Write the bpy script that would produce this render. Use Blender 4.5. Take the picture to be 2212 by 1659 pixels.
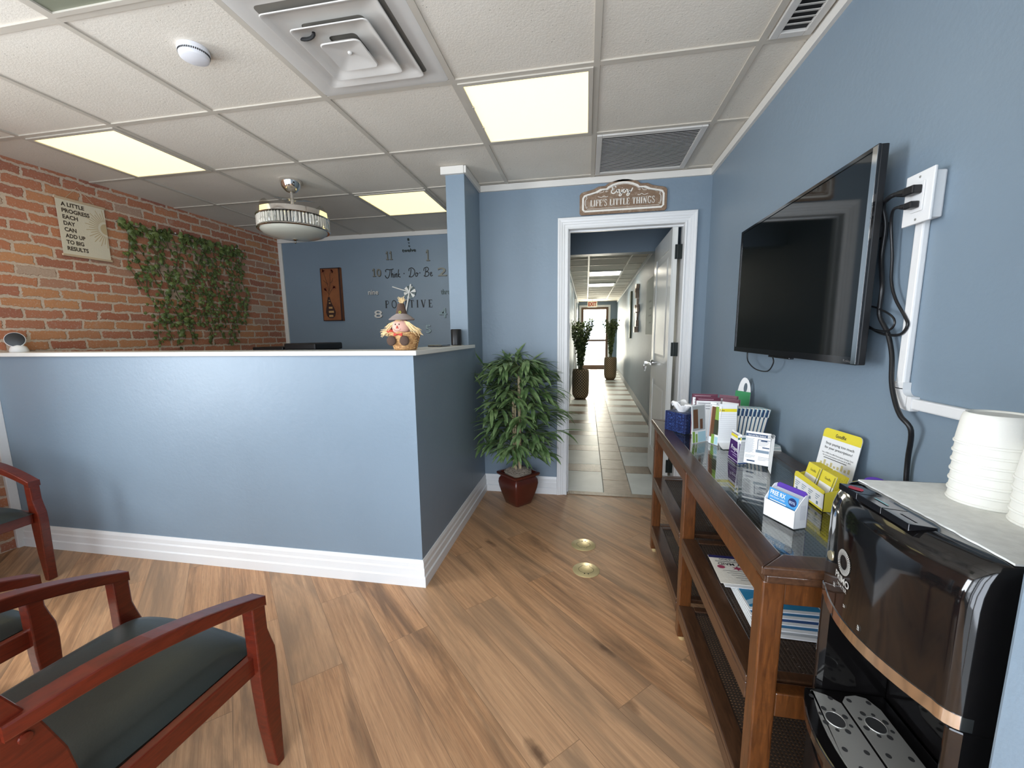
import bpy, math, random
from mathutils import Vector, Matrix, Euler
PI = math.pi
for o in list(bpy.data.objects): bpy.data.objects.remove(o)
scene = bpy.context.scene
COL = scene.collection

# ------------------------------------------------------------------ camera
FPX, CX, CY = 891.652, 1101.29, 852.55          # pixels in a 2212 x 1659 frame
PITCH, YAW, ROLL, CAMH = -0.1456, 0.1834, 0.0124, 1.2656
camd = bpy.data.cameras.new('camera'); cam = bpy.data.objects.new('camera', camd); COL.objects.link(cam)
R3 = Matrix.Rotation(YAW, 3, 'Z') @ Matrix.Rotation(PITCH, 3, 'X') @ Matrix.Rotation(ROLL, 3, 'Y')
cr, cf, cu = R3.col[0], R3.col[1], R3.col[2]
m = Matrix((( cr.x, cu.x, -cf.x, 0), (cr.y, cu.y, -cf.y, 0), (cr.z, cu.z, -cf.z, CAMH), (0, 0, 0, 1)))
cam.matrix_world = m
camd.sensor_width = 36; camd.lens = 36 * FPX / 2212
camd.shift_x = (1106 - CX) / 2212; camd.shift_y = (CY - 829.5) / 2212
camd.clip_start = 0.02; camd.clip_end = 200
scene.camera = cam
vs = scene.view_settings
vs.view_transform = 'Standard'; vs.look = 'None'; vs.gamma = 1; vs.exposure = 0.25
try: vs.use_curve_mapping = False
except Exception: pass

# ------------------------------------------------------------------ world and daylight
w = bpy.data.worlds.new('world'); scene.world = w; w.use_nodes = True
bg = w.node_tree.nodes['Background']; bg.inputs['Color'].default_value = (0.80, 0.90, 1.0, 1); bg.inputs['Strength'].default_value = 1.6
XLW = -3.434                                    # inner face of the left wall
def area(name, loc, rot, sx, sy, power, color):
    l = bpy.data.lights.new(name, 'AREA'); l.shape = 'RECTANGLE'; l.size = sx; l.size_y = sy; l.energy = power; l.color = color
    o = bpy.data.objects.new(name, l); o.location = loc; o.rotation_euler = rot; COL.objects.link(o); return o
# daylight entering the shop front behind the camera (door and window), and the far glass door of the hall
area('daylight_shop_door', (-0.35, -0.92, 1.25), (PI/2, 0, 0), 1.7, 2.1, 70, (0.80, 0.88, 1.0))
area('daylight_shop_window', (-2.25, -0.92, 1.3), (PI/2, 0, 0), 1.7, 1.9, 30, (0.80, 0.88, 1.0))
area('added_side_daylight', (XLW-.35, 0.15, 1.4), (0, -PI/2, 0), 1.6, 1.2, 115, (0.88, 0.94, 1.0))  # added source at an invented, unseen side window, brightens the right wall
area('daylight_hall_door', (0.28, 15.5, 1.3), (-PI/2, 0, 0), 0.95, 2.0, 170, (1.0, 0.95, 0.78))

# ------------------------------------------------------------------ mesh helpers
class MB:
    def __init__(s): s.v = []; s.f = []; s.m = []; s.cur = 0
    def add(s, vs, fs):
        n = len(s.v); s.v += [tuple(v) for v in vs]
        for f in fs: s.f.append([i + n for i in f]); s.m.append(s.cur)
    def box(s, x0, x1, y0, y1, z0, z1):
        if x0 > x1: x0, x1 = x1, x0
        if y0 > y1: y0, y1 = y1, y0
        if z0 > z1: z0, z1 = z1, z0
        s.add([(x0,y0,z0),(x1,y0,z0),(x1,y1,z0),(x0,y1,z0),(x0,y0,z1),(x1,y0,z1),(x1,y1,z1),(x0,y1,z1)],
              [(0,3,2,1),(4,5,6,7),(0,1,5,4),(1,2,6,5),(2,3,7,6),(3,0,4,7)]); return s
    def obox(s, c, sx, sy, sz, rot=(0,0,0)):
        M = Euler(rot).to_matrix(); c = Vector(c)
        vs = [c + M @ Vector((a*sx/2, b*sy/2, d*sz/2)) for d in (-1,1) for a, b in ((-1,-1),(1,-1),(1,1),(-1,1))]
        s.add(vs, [(0,3,2,1),(4,5,6,7),(0,1,5,4),(1,2,6,5),(2,3,7,6),(3,0,4,7)]); return s
    def bar(s, a, b, w, h, up=(0,0,1)):
        a, b = Vector(a), Vector(b); d = (b - a).normalized(); u = Vector(up)
        if abs(d.dot(u)) > .98: u = Vector((0,1,0))
        r = d.cross(u).normalized(); u = r.cross(d)
        vs = [p + r*(i*w/2) + u*(j*h/2) for p in (a, b) for i, j in ((-1,-1),(1,-1),(1,1),(-1,1))]
        s.add(vs, [(0,1,2,3),(7,6,5,4),(0,4,5,1),(1,5,6,2),(2,6,7,3),(3,7,4,0)]); return s
    def tube(s, pts, r, n=8, caps=True):
        pts = [Vector(p) for p in pts]; N = len(pts); rr = r if isinstance(r, (list, tuple)) else [r]*N
        t0 = (pts[1]-pts[0]).normalized(); u = t0.orthogonal().normalized(); rings = []
        for i, p in enumerate(pts):
            t = (pts[min(i+1,N-1)] - pts[max(i-1,0)])
            t = t.normalized() if t.length > 1e-9 else t0
            u = (u - t*u.dot(t)); u = u.normalized() if u.length > 1e-6 else t.orthogonal().normalized()
            v = t.cross(u)
            rings.append([p + (u*math.cos(2*PI*k/n) + v*math.sin(2*PI*k/n))*rr[i] for k in range(n)])
        fs = [(i*n+k, i*n+(k+1)%n, (i+1)*n+(k+1)%n, (i+1)*n+k) for i in range(N-1) for k in range(n)]
        if caps: fs += [tuple(range(n-1,-1,-1)), tuple((N-1)*n+k for k in range(n))]
        s.add([p for r_ in rings for p in r_], fs); return s
    def lathe(s, prof, c=(0,0,0), n=32, rot=None):
        M = Euler(rot).to_matrix() if rot else Matrix.Identity(3); c = Vector(c); vs = []
        for r, z in prof: vs += [c + M @ Vector((r*math.cos(2*PI*k/n), r*math.sin(2*PI*k/n), z)) for k in range(n)]
        fs = [(i*n+k, i*n+(k+1)%n, (i+1)*n+(k+1)%n, (i+1)*n+k) for i in range(len(prof)-1) for k in range(n)]
        if prof[0][0] > 1e-5: fs.append(tuple(range(n-1,-1,-1)))
        if prof[-1][0] > 1e-5: fs.append(tuple((len(prof)-1)*n+k for k in range(n)))
        s.add(vs, fs); return s
    def prism(s, poly, o, ax, ay, depth):
        """polygon poly (2d) in plane o + x*ax + y*ay, extruded by depth along ax x ay"""
        o, ax, ay = Vector(o), Vector(ax), Vector(ay); nn = ax.cross(ay).normalized()*depth; n = len(poly)
        a = [o + ax*x + ay*y for x, y in poly]
        s.add(a + [p + nn for p in a], [tuple(range(n-1,-1,-1)), tuple(range(n, 2*n))] + [(i,(i+1)%n,(i+1)%n+n,i+n) for i in range(n)]); return s
    def grid(s, rows, close=False):
        n = len(rows[0]); fs = []
        for i in range(len(rows)-1):
            for k in range(n if close else n-1): fs.append((i*n+k, i*n+(k+1)%n, (i+1)*n+(k+1)%n, (i+1)*n+k))
        s.add([p for r in rows for p in r], fs); return s
    def put(s, other, M):
        s.add([M @ Vector(v) for v in other.v], other.f); return s

BASE = {}
def build(mb, name, mat, parent=None, origin=None, local=False, smooth=False, bevel=0, seg=2, subsurf=0, label=None, cat=None, group=None, kind=None, auto=None):
    base = Vector((0,0,0))
    if parent is not None: base = BASE.get(parent.name, Vector((0,0,0)))
    elif origin is not None: base = Vector(origin)
    if local: base = Vector((0,0,0))
    me = bpy.data.meshes.new(name); me.from_pydata([Vector(v) - base for v in mb.v], [], mb.f)
    for mt in (mat if isinstance(mat, (list, tuple)) else [mat]): me.materials.append(mt)
    me.polygons.foreach_set('material_index', mb.m)
    import bmesh
    bm = bmesh.new(); bm.from_mesh(me); bmesh.ops.recalc_face_normals(bm, faces=bm.faces); bm.to_mesh(me); bm.free()
    if smooth: me.polygons.foreach_set('use_smooth', [True]*len(me.polygons))
    o = bpy.data.objects.new(name, me); COL.objects.link(o)
    if smooth == 'angle':
        try: me.set_sharp_from_angle(angle=math.radians(40))
        except Exception: pass
    if parent is not None: o.parent = parent
    elif not local: o.location = base
    BASE[o.name] = base
    if bevel:
        b = o.modifiers.new('bevel', 'BEVEL'); b.width = bevel; b.segments = seg; b.limit_method = 'ANGLE'; b.angle_limit = math.radians(40)
    if subsurf:
        b = o.modifiers.new('sub', 'SUBSURF'); b.levels = subsurf; b.render_levels = subsurf
    tag(o, label, cat, group, kind); return o
def tag(o, label=None, cat=None, group=None, kind=None):
    for k, v in (('label', label), ('category', cat), ('group', group), ('kind', kind)):
        if v: o[k] = v
    return o
def thing(name, label, cat, loc, rot=0, group=None):
    o = bpy.data.objects.new(name, None); COL.objects.link(o); o.location = loc; o.rotation_euler = (0, 0, rot); o.empty_display_size = .05
    BASE[o.name] = Vector(loc) if not rot else Vector((0,0,0)); return tag(o, label, cat, group)
def copy_tree(o, parent=None):
    c = o.copy(); COL.objects.link(c)
    if parent is not None: c.parent = parent
    for ch in list(o.children): copy_tree(ch, c)
    return c

_txt = {}
def text_mb(body, size=1, bold=0, align='LEFT', shear=0, space=1):
    key = (body, size, bold, align, shear, space)
    if key in _txt: return _txt[key]
    cu_ = bpy.data.curves.new('t', 'FONT'); cu_.body = body; cu_.size = size; cu_.align_x = align; cu_.offset = bold; cu_.shear = shear; cu_.space_character = space; cu_.resolution_u = 3
    ob = bpy.data.objects.new('t', cu_); COL.objects.link(ob)
    dg = bpy.context.evaluated_depsgraph_get(); me = bpy.data.meshes.new_from_object(ob.evaluated_get(dg))
    r = MB(); r.add([v.co.copy() for v in me.vertices], [list(p.vertices) for p in me.polygons])
    bpy.data.objects.remove(ob); bpy.data.curves.remove(cu_); bpy.data.meshes.remove(me); _txt[key] = r; return r
def plane_mat(o, ax, ay, sx=1, sy=1):
    ax, ay = Vector(ax).normalized(), Vector(ay).normalized(); n = ax.cross(ay)
    return Matrix(((ax.x*sx, ay.x*sy, n.x, o[0]), (ax.y*sx, ay.y*sy, n.y, o[1]), (ax.z*sx, ay.z*sy, n.z, o[2]), (0,0,0,1)))
FACE = {'-Y': ((1,0,0),(0,0,1)), '-X': ((0,-1,0),(0,0,1)), '+X': ((0,1,0),(0,0,1)), '+Z': ((1,0,0),(0,1,0))}
def put_text(mb, body, o, face, width=None, size=.05, bold=0, align='LEFT', shear=0, sy=1, space=1):
    """flat letters just off a surface; width fits the line"""
    t = text_mb(body, 1, bold/size if size else 0, 'LEFT', shear, space)
    xs = [v[0] for v in t.v]
    if not xs: return
    w0, x0 = max(xs)-min(xs), min(xs)
    sx = (width / w0) if width else size
    ax, ay = FACE[face] if isinstance(face, str) else face
    off = -x0*sx - (w0*sx/2 if align == 'CENTER' else w0*sx if align == 'RIGHT' else 0)
    M = plane_mat(Vector(o) + Vector(ax).normalized()*off, ax, ay, sx, size*sy)
    mb.put(t, M)
def smooth_line(P, k=6):
    P = [Vector(p) for p in P]; out = []
    for i in range(len(P)-1):
        p0, p1, p2, p3 = P[max(i-1,0)], P[i], P[i+1], P[min(i+2,len(P)-1)]
        for j in range(k):
            t = j/k; out.append(.5*((2*p1)+(p2-p0)*t+(2*p0-5*p1+4*p2-p3)*t*t+(3*p1-p0-3*p2+p3)*t**3))
    out.append(P[-1]); return out
def ribbon(mb, pts2, w, o, face, depth=.0006, taper=None):
    """flat stroke of width w along 2d points on a surface"""
    ax, ay = [Vector(a) for a in (FACE[face] if isinstance(face, str) else face)]; nn = ax.cross(ay).normalized()
    P = [Vector((p[0], p[1])) for p in pts2]; L = []; Rr = []
    for i, p in enumerate(P):
        t = P[min(i+1,len(P)-1)] - P[max(i-1,0)]
        t = t.normalized() if t.length > 1e-9 else Vector((1,0)); n = Vector((-t.y, t.x))
        ww = w/2 if taper is None else w/2*taper(i/(len(P)-1))
        L.append(p + n*ww); Rr.append(p - n*ww)
    O = Vector(o) + nn*depth
    rows = [[O + ax*a.x + ay*a.y for a in L], [O + ax*a.x + ay*a.y for a in Rr]]
    mb.grid(rows)
# serif capitals drawn as strokes on a 1-high grid: (width, [(points, thickness)])
TK, TN = .20, .085
SER = {
 'L': (.62, [([(.18,0),(.18,1)],TK),([(.04,.985),(.32,.985)],.05),([(.04,.025),(.58,.025)],TN),([(.56,0),(.56,.28)],.05)]),
 'I': (.36, [([(.18,0),(.18,1)],TK),([(.04,.985),(.32,.985)],.05),([(.04,.02),(.32,.02)],.05)]),
 'F': (.62, [([(.18,0),(.18,1)],TK),([(.04,.975),(.58,.975)],TN),([(.04,.02),(.32,.02)],.05),([(.18,.52),(.44,.52)],TN),([(.56,.74),(.56,1)],.05),([(.44,.42),(.44,.62)],.04)]),
 'E': (.64, [([(.18,0),(.18,1)],TK),([(.04,.975),(.58,.975)],TN),([(.04,.025),(.60,.025)],TN),([(.18,.52),(.44,.52)],TN),([(.56,.76),(.56,1)],.05),([(.59,0),(.59,.26)],.05),([(.44,.42),(.44,.62)],.04)]),
 'T': (.70, [([(.35,0),(.35,1)],TK),([(.04,.975),(.66,.975)],TN),([(.21,.02),(.49,.02)],.05),([(.06,.74),(.06,1)],.05),([(.64,.74),(.64,1)],.05)]),
 'H': (.80, [([(.18,0),(.18,1)],TK),([(.62,0),(.62,1)],TK),([(.18,.51),(.62,.51)],TN)]+[([(a-.14,b),(a+.14,b)],.05) for a in (.18,.62) for b in (.02,.985)]),
 'N': (.82, [([(.18,0),(.18,1)],TN),([(.64,0),(.64,1)],TN),([(.16,1),(.64,0)],TK),([(.04,.02),(.32,.02)],.05),([(.02,.985),(.22,.985)],.05),([(.50,.985),(.78,.985)],.05)]),
 'P': (.66, [([(.18,0),(.18,1)],TK),([(.04,.02),(.32,.02)],.05),([(.04,.985),(.2,.985)],.05),([(.18,.975),(.40,.975),(.53,.88),(.56,.74),(.53,.60),(.40,.50),(.18,.49)],.09)]),
 'V': (.78, [([(.12,1),(.40,0)],TK),([(.66,1),(.41,0)],TN),([(.0,.985),(.26,.985)],.05),([(.54,.985),(.78,.985)],.05)]),
 'S': (.58, [([(.48,.78),(.46,.94),(.30,1.0),(.14,.92),(.10,.76),(.2,.60),(.38,.46),(.48,.32),(.46,.12),(.30,0),(.12,.06),(.08,.24)],.11),([(.49,.72),(.49,.99)],.04),([(.07,.01),(.07,.28)],.04)]),
 'O': (.84, [([(.42+.33*math.cos(a),.5+.5*math.sin(a)) for a in [i*PI/10 for i in range(21)]],.12)]),
 'G': (.80, [([(.66,.80),(.56,.95),(.40,1.0),(.20,.88),(.10,.5),(.20,.12),(.40,0),(.58,.04),(.66,.14)],.12),([(.64,0),(.64,.42)],.13),([(.48,.42),(.76,.42)],.05),([(.68,.72),(.68,1)],.04)]),
 "'": (.26, [([(.14,1.02),(.15,.86),(.08,.74)],.10)]),
 ' ': (.38, []),
}
def serif(mb, body, o, face, width, height, slope=0, space=.0):
    tot = sum(SER[c][0] + space for c in body); sx = width/tot; x = 0
    for c in body:
        wd, st = SER[c]
        for pts, tk in st:
            ribbon(mb, [((x+p[0])*sx, p[1]*height + (x+p[0])*sx*slope) for p in pts], tk*min(height, sx), o, face)
        x += wd + space
def script(mb, strokes, o, face, sx, sy, wd):
    for st in strokes:
        ribbon(mb, [(p.x*sx, p.y*sy) for p in smooth_line([(a, b, 0) for a, b in st], 6)], wd, o, face)

# ------------------------------------------------------------------ materials
def new_mat(name):
    mt = bpy.data.materials.new(name); mt.use_nodes = True; nt = mt.node_tree; return mt, nt, nt.nodes['Principled BSDF']
def M(name, col, rough=.5, metal=0, bump=0, bscale=40, var=0, vscale=5, coat=0, spec=.5, emis=None, estr=0, alpha=1, trans=0, ior=1.45, stretch=None):
    mt, nt, b = new_mat(name); c = (*col, 1)
    b.inputs['Base Color'].default_value = c; b.inputs['Roughness'].default_value = rough; b.inputs['Metallic'].default_value = metal
    b.inputs['Coat Weight'].default_value = coat; b.inputs['Coat Roughness'].default_value = .08; b.inputs['Specular IOR Level'].default_value = spec
    b.inputs['Alpha'].default_value = alpha; b.inputs['Transmission Weight'].default_value = trans; b.inputs['IOR'].default_value = ior
    if emis: b.inputs['Emission Color'].default_value = (*emis, 1); b.inputs['Emission Strength'].default_value = estr
    tc = nt.nodes.new('ShaderNodeTexCoord'); mp = nt.nodes.new('ShaderNodeMapping'); nt.links.new(tc.outputs['Object'], mp.inputs[0])
    if stretch: mp.inputs['Scale'].default_value = stretch
    if bump:
        n = nt.nodes.new('ShaderNodeTexNoise'); n.inputs['Scale'].default_value = bscale; n.inputs['Detail'].default_value = 4
        nt.links.new(mp.outputs[0], n.inputs['Vector'])
        bp = nt.nodes.new('ShaderNodeBump'); bp.inputs['Strength'].default_value = bump; bp.inputs['Distance'].default_value = .01
        nt.links.new(n.outputs['Fac'], bp.inputs['Height']); nt.links.new(bp.outputs[0], b.inputs['Normal'])
    if var:
        n = nt.nodes.new('ShaderNodeTexNoise'); n.inputs['Scale'].default_value = vscale; n.inputs['Detail'].default_value = 5
        nt.links.new(mp.outputs[0], n.inputs['Vector'])
        r = nt.nodes.new('ShaderNodeValToRGB'); r.color_ramp.elements[0].position = .3; r.color_ramp.elements[1].position = .7
        r.color_ramp.elements[0].color = (*[max(0, x*(1-var)) for x in col], 1); r.color_ramp.elements[1].color = (*[min(1, x*(1+var)) for x in col], 1)
        nt.links.new(n.outputs['Fac'], r.inputs[0]); nt.links.new(r.outputs[0], b.inputs['Base Color'])
    return mt
class N:
    """tiny node-graph helper"""
    def __init__(s, nt): s.nt = nt
    def n(s, t, **kw):
        x = s.nt.nodes.new(t)
        for k, v in kw.items(): setattr(x, k, v)
        return x
    def l(s, a, b): s.nt.links.new(a, b)
    def math(s, op, a, b=None, c=None):
        x = s.n('ShaderNodeMath', operation=op)
        for i, q in enumerate((a, b, c)):
            if q is None: continue
            if isinstance(q, (int, float)): x.inputs[i].default_value = q
            else: s.l(q, x.inputs[i])
        return x.outputs[0]
    def ramp(s, f, stops):
        r = s.n('ShaderNodeValToRGB'); e = r.color_ramp.elements
        while len(e) < len(stops): e.new(.5)
        for q, (p, c) in zip(e, stops): q.position = p; q.color = (*c, 1)
        s.l(f, r.inputs[0]); return r.outputs[0]
    def mix(s, f, a, b, mode='MIX'):
        x = s.n('ShaderNodeMix', data_type='RGBA', blend_type=mode)
        for i, q in ((0, f), (6, a), (7, b)):
            if isinstance(q, (int, float)): x.inputs[i].default_value = q
            elif isinstance(q, tuple): x.inputs[i].default_value = (*q, 1)
            else: s.l(q, x.inputs[i])
        return x.outputs[2]
    def noise(s, vec, scale, detail=4, rough=.5, dist=0):
        x = s.n('ShaderNodeTexNoise'); x.inputs['Scale'].default_value = scale; x.inputs['Detail'].default_value = detail
        x.inputs['Roughness'].default_value = rough; x.inputs['Distortion'].default_value = dist
        if vec is not None: s.l(vec, x.inputs['Vector'])
        return x.outputs['Fac']
    def mapping(s, vec, loc=(0,0,0), rot=(0,0,0), scale=(1,1,1)):
        x = s.n('ShaderNodeMapping'); x.inputs['Location'].default_value = loc; x.inputs['Rotation'].default_value = rot; x.inputs['Scale'].default_value = scale
        s.l(vec, x.inputs[0]); return x.outputs[0]
    def bump(s, h, strength, dist=.01, normal=None):
        x = s.n('ShaderNodeBump'); x.inputs['Strength'].default_value = strength; x.inputs['Distance'].default_value = dist
        s.l(h, x.inputs['Height'])
        if normal is not None: s.l(normal, x.inputs['Normal'])
        return x.outputs[0]

def mat_paint(name, col, rough=.42, bs=.25):
    mt, nt, b = new_mat(name); g = N(nt); tc = g.n('ShaderNodeTexCoord').outputs['Object']
    n1 = g.noise(tc, 1.1, 3); n2 = g.noise(tc, 55, 5, .6); n3 = g.noise(tc, 9, 4)
    c = g.ramp(n1, [(.25, tuple(x*.93 for x in col)), (.75, tuple(min(1, x*1.06) for x in col))])
    g.l(c, b.inputs['Base Color']); b.inputs['Roughness'].default_value = rough
    h = g.math('ADD', g.math('MULTIPLY', n2, .5), g.math('MULTIPLY', n3, .8))
    g.l(g.bump(h, bs, .006), b.inputs['Normal']); return mt
def mat_brick():
    mt, nt, b = new_mat('aged_red_brick'); g = N(nt); tc = g.n('ShaderNodeTexCoord').outputs['Object']
    sp = g.n('ShaderNodeSeparateXYZ'); g.l(tc, sp.inputs[0]); cb = g.n('ShaderNodeCombineXYZ')
    nz = g.n('ShaderNodeTexNoise'); nz.inputs['Scale'].default_value = 14; nz.inputs['Detail'].default_value = 3; g.l(tc, nz.inputs['Vector'])
    nzb = g.n('ShaderNodeTexNoise'); nzb.inputs['Scale'].default_value = 60; nzb.inputs['Detail'].default_value = 2; g.l(tc, nzb.inputs['Vector'])
    def sep(x):
        s_ = g.n('ShaderNodeSeparateColor'); g.l(x, s_.inputs[0]); return s_.outputs
    c1, c2 = sep(nz.outputs['Color']), sep(nzb.outputs['Color'])
    yy = g.math('ADD', sp.outputs[1], g.math('ADD', g.math('MULTIPLY', g.math('SUBTRACT', c1[0], .5), .034), g.math('MULTIPLY', g.math('SUBTRACT', c2[0], .5), .022)))
    zz = g.math('ADD', sp.outputs[2], g.math('ADD', g.math('MULTIPLY', g.math('SUBTRACT', c1[1], .5), .026), g.math('MULTIPLY', g.math('SUBTRACT', c2[1], .5), .018)))
    g.l(yy, cb.inputs[0]); g.l(zz, cb.inputs[1])
    bt = g.n('ShaderNodeTexBrick'); g.l(cb.outputs[0], bt.inputs['Vector']); bt.offset = .5; bt.squash = 1
    bt.inputs['Scale'].default_value = 1; bt.inputs['Brick Width'].default_value = .202; bt.inputs['Row Height'].default_value = .0665
    bt.inputs['Mortar Size'].default_value = .0095; bt.inputs['Mortar Smooth'].default_value = .35; bt.inputs['Bias'].default_value = 0
    bt.inputs['Color1'].default_value = (0,0,0,1); bt.inputs['Color2'].default_value = (1,1,1,1); bt.inputs['Mortar'].default_value = (.5,.5,.5,1)
    col = g.ramp(bt.outputs['Color'], [(0,(.42,.14,.078)),(.22,(.56,.225,.105)),(.42,(.46,.17,.098)),(.58,(.62,.29,.125)),(.72,(.36,.125,.082)),(.84,(.53,.22,.118)),(.94,(.42,.26,.18)),(1,(.56,.43,.32))])
    n = g.noise(tc, 22, 6, .65); n5 = g.noise(tc, 90, 5, .7)
    col = g.mix(g.math('MULTIPLY', n, .35), col, (.28,.115,.065), 'MIX')
    col = g.mix(g.ramp(n5, [(.56,(0,0,0)),(.66,(.6,.6,.6))]), col, (.62,.50,.40))
    wh = g.noise(tc, 5.5, 5, .7)
    col = g.mix(g.ramp(wh, [(.60,(0,0,0)),(.72,(.55,.55,.55))]), col, (.55,.43,.33))
    mor = g.mix(g.noise(tc, 70, 4), (.46,.35,.26), (.70,.56,.43))
    fac = bt.outputs['Fac']
    col = g.mix(fac, col, mor); g.l(col, b.inputs['Base Color']); b.inputs['Roughness'].default_value = .8
    h = g.math('ADD', g.math('MULTIPLY', g.math('SUBTRACT', 1, fac), 1.0), g.math('MULTIPLY', n5, .45))
    g.l(g.bump(h, .55, .010), b.inputs['Normal']); return mt
def mat_planks():
    mt, nt, b = new_mat('oak_vinyl_plank'); g = N(nt); tc = g.n('ShaderNodeTexCoord').outputs['Object']
    v = g.mapping(tc, rot=(0,0,PI/4), loc=(.37,.09,0))
    bt = g.n('ShaderNodeTexBrick'); g.l(v, bt.inputs['Vector']); bt.offset = .37; bt.offset_frequency = 2
    bt.inputs['Scale'].default_value = 1; bt.inputs['Brick Width'].default_value = 1.2; bt.inputs['Row Height'].default_value = .18
    bt.inputs['Mortar Size'].default_value = .0012; bt.inputs['Mortar Smooth'].default_value = .3
    bt.inputs['Color1'].default_value = (0,0,0,1); bt.inputs['Color2'].default_value = (1,1,1,1); bt.inputs['Mortar'].default_value = (.5,.5,.5,1)
    sp = g.n('ShaderNodeSeparateColor'); g.l(bt.outputs['Color'], sp.inputs[0])
    pid = sp.outputs[0]
    off = g.n('ShaderNodeCombineXYZ'); g.l(g.math('MULTIPLY', pid, 7.3), off.inputs[0]); g.l(g.math('MULTIPLY', pid, 3.1), off.inputs[1]); g.l(g.math('MULTIPLY', pid, 5.0), off.inputs[2])
    ad = g.n('ShaderNodeVectorMath', operation='ADD'); g.l(v, ad.inputs[0]); g.l(off.outputs[0], ad.inputs[1]); vv = ad.outputs[0]
    grain = g.noise(g.mapping(vv, scale=(1.0, 34, 1)), 2.2, 9, .68, .5)
    fine = g.noise(g.mapping(vv, scale=(7, 230, 1)), 2.0, 5, .6)
    dark = g.noise(g.mapping(vv, scale=(.75, 6.5, 1)), 1.3, 5, .6, .9)
    wood = g.ramp(grain, [(.28,(.28,.132,.062)),(.45,(.45,.232,.110)),(.60,(.56,.305,.150)),(.78,(.66,.395,.215))])
    wood = g.mix(g.ramp(dark, [(.47,(0,0,0)),(.66,(.85,.85,.85))]), wood, (.150,.080,.042))
    wood = g.mix(g.ramp(fine, [(.35,(.5,.5,.5)),(.5,(0,0,0))]), wood, (.23,.13,.068))
    wood = g.mix(g.math('MULTIPLY', pid, .35), wood, (.46,.32,.20))
    # knots
    vo = g.n('ShaderNodeTexVoronoi'); vo.inputs['Scale'].default_value = 1; g.l(g.mapping(vv, scale=(1.5, 4.6, 1)), vo.inputs['Vector'])
    kd = g.math('ADD', vo.outputs['Distance'], g.math('MULTIPLY', g.noise(vv, 30, 4), .10))
    wood = g.mix(g.ramp(kd, [(.08,(.9,.9,.9)),(.17,(0,0,0))]), wood, (.10,.052,.028))
    wood = g.mix(g.math('MULTIPLY', bt.outputs['Fac'], .55), wood, (.12,.07,.04))
    g.l(wood, b.inputs['Base Color']); b.inputs['Roughness'].default_value = .42; b.inputs['Specular IOR Level'].default_value = .35
    g.l(g.bump(g.math('SUBTRACT', g.math('MULTIPLY', grain, .6), g.math('MULTIPLY', bt.outputs['Fac'], 1)), .12, .003), b.inputs['Normal']); return mt
def mat_ceiltile():
    mt, nt, b = new_mat('mineral_ceiling_tile'); g = N(nt); tc = g.n('ShaderNodeTexCoord').outputs['Object']
    n1 = g.noise(tc, 2.2, 4); n2 = g.noise(tc, 120, 4, .7)
    vo = g.n('ShaderNodeTexVoronoi'); vo.inputs['Scale'].default_value = 62; g.l(tc, vo.inputs['Vector'])
    ms = g.noise(tc, 30, 2)
    pits = g.ramp(g.math('ADD', vo.outputs['Distance'], g.math('MULTIPLY', ms, .42)), [(.24,(1,1,1)),(.31,(0,0,0))])
    c = g.ramp(n1, [(.3,(.68,.625,.53)),(.7,(.75,.695,.60))])
    c = g.mix(g.math('MULTIPLY', n2, .25), c, (.52,.48,.42))
    c = g.mix(g.math('MULTIPLY', pits, .6), c, (.24,.21,.17))
    g.l(c, b.inputs['Base Color']); b.inputs['Roughness'].default_value = .9
    g.l(g.bump(g.math('SUBTRACT', n2, pits), .35, .004), b.inputs['Normal']); return mt
def mat_wood(name, a, c, rough=.3, scale=(3, 3, .6), coat=.3, worn=None):
    mt, nt, b = new_mat(name); g = N(nt); tc = g.n('ShaderNodeTexCoord').outputs['Object']
    n = g.noise(g.mapping(tc, scale=scale), 14, 7, .6, .6); col = g.ramp(n, [(.3, a), (.72, c)])
    if worn: col = g.mix(g.ramp(g.noise(tc, 26, 6, .75), [(.50,(0,0,0)),(.64,(.8,.8,.8))]), col, worn)
    g.l(col, b.inputs['Base Color']); b.inputs['Roughness'].default_value = rough; b.inputs['Coat Weight'].default_value = coat; b.inputs['Coat Roughness'].default_value = .15
    g.l(g.bump(n, .05, .002), b.inputs['Normal']); return mt
def mat_leaf(name, a, c):
    mt, nt, b = new_mat(name); g = N(nt); tc = g.n('ShaderNodeTexCoord').outputs['Object']
    col = g.ramp(g.noise(tc, 17, 3), [(.35, a), (.68, c)]); g.l(col, b.inputs['Base Color']); b.inputs['Roughness'].default_value = .45
    return mt
def mat_clear(name, tint=(1,1,1), glossy=.08, rough=.02):
    """thin clear pane: see-through with a mirror-like sheen"""
    mt = bpy.data.materials.new(name); mt.use_nodes = True; nt = mt.node_tree; nt.nodes.clear(); g = N(nt)
    out = g.n('ShaderNodeOutputMaterial'); t = g.n('ShaderNodeBsdfTransparent'); t.inputs[0].default_value = (*tint, 1)
    gl = g.n('ShaderNodeBsdfGlossy'); gl.inputs['Roughness'].default_value = rough; gl.inputs[0].default_value = (1,1,1,1)
    fr = g.n('ShaderNodeLayerWeight'); fr.inputs[0].default_value = .5; mx = g.n('ShaderNodeMixShader')
    g.l(g.math('ADD', g.math('MULTIPLY', g.math('POWER', fr.outputs['Facing'], 4.5), .9), glossy), mx.inputs[0]); g.l(t.outputs[0], mx.inputs[1]); g.l(gl.outputs[0], mx.inputs[2]); g.l(mx.outputs[0], out.inputs[0]); return mt
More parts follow.
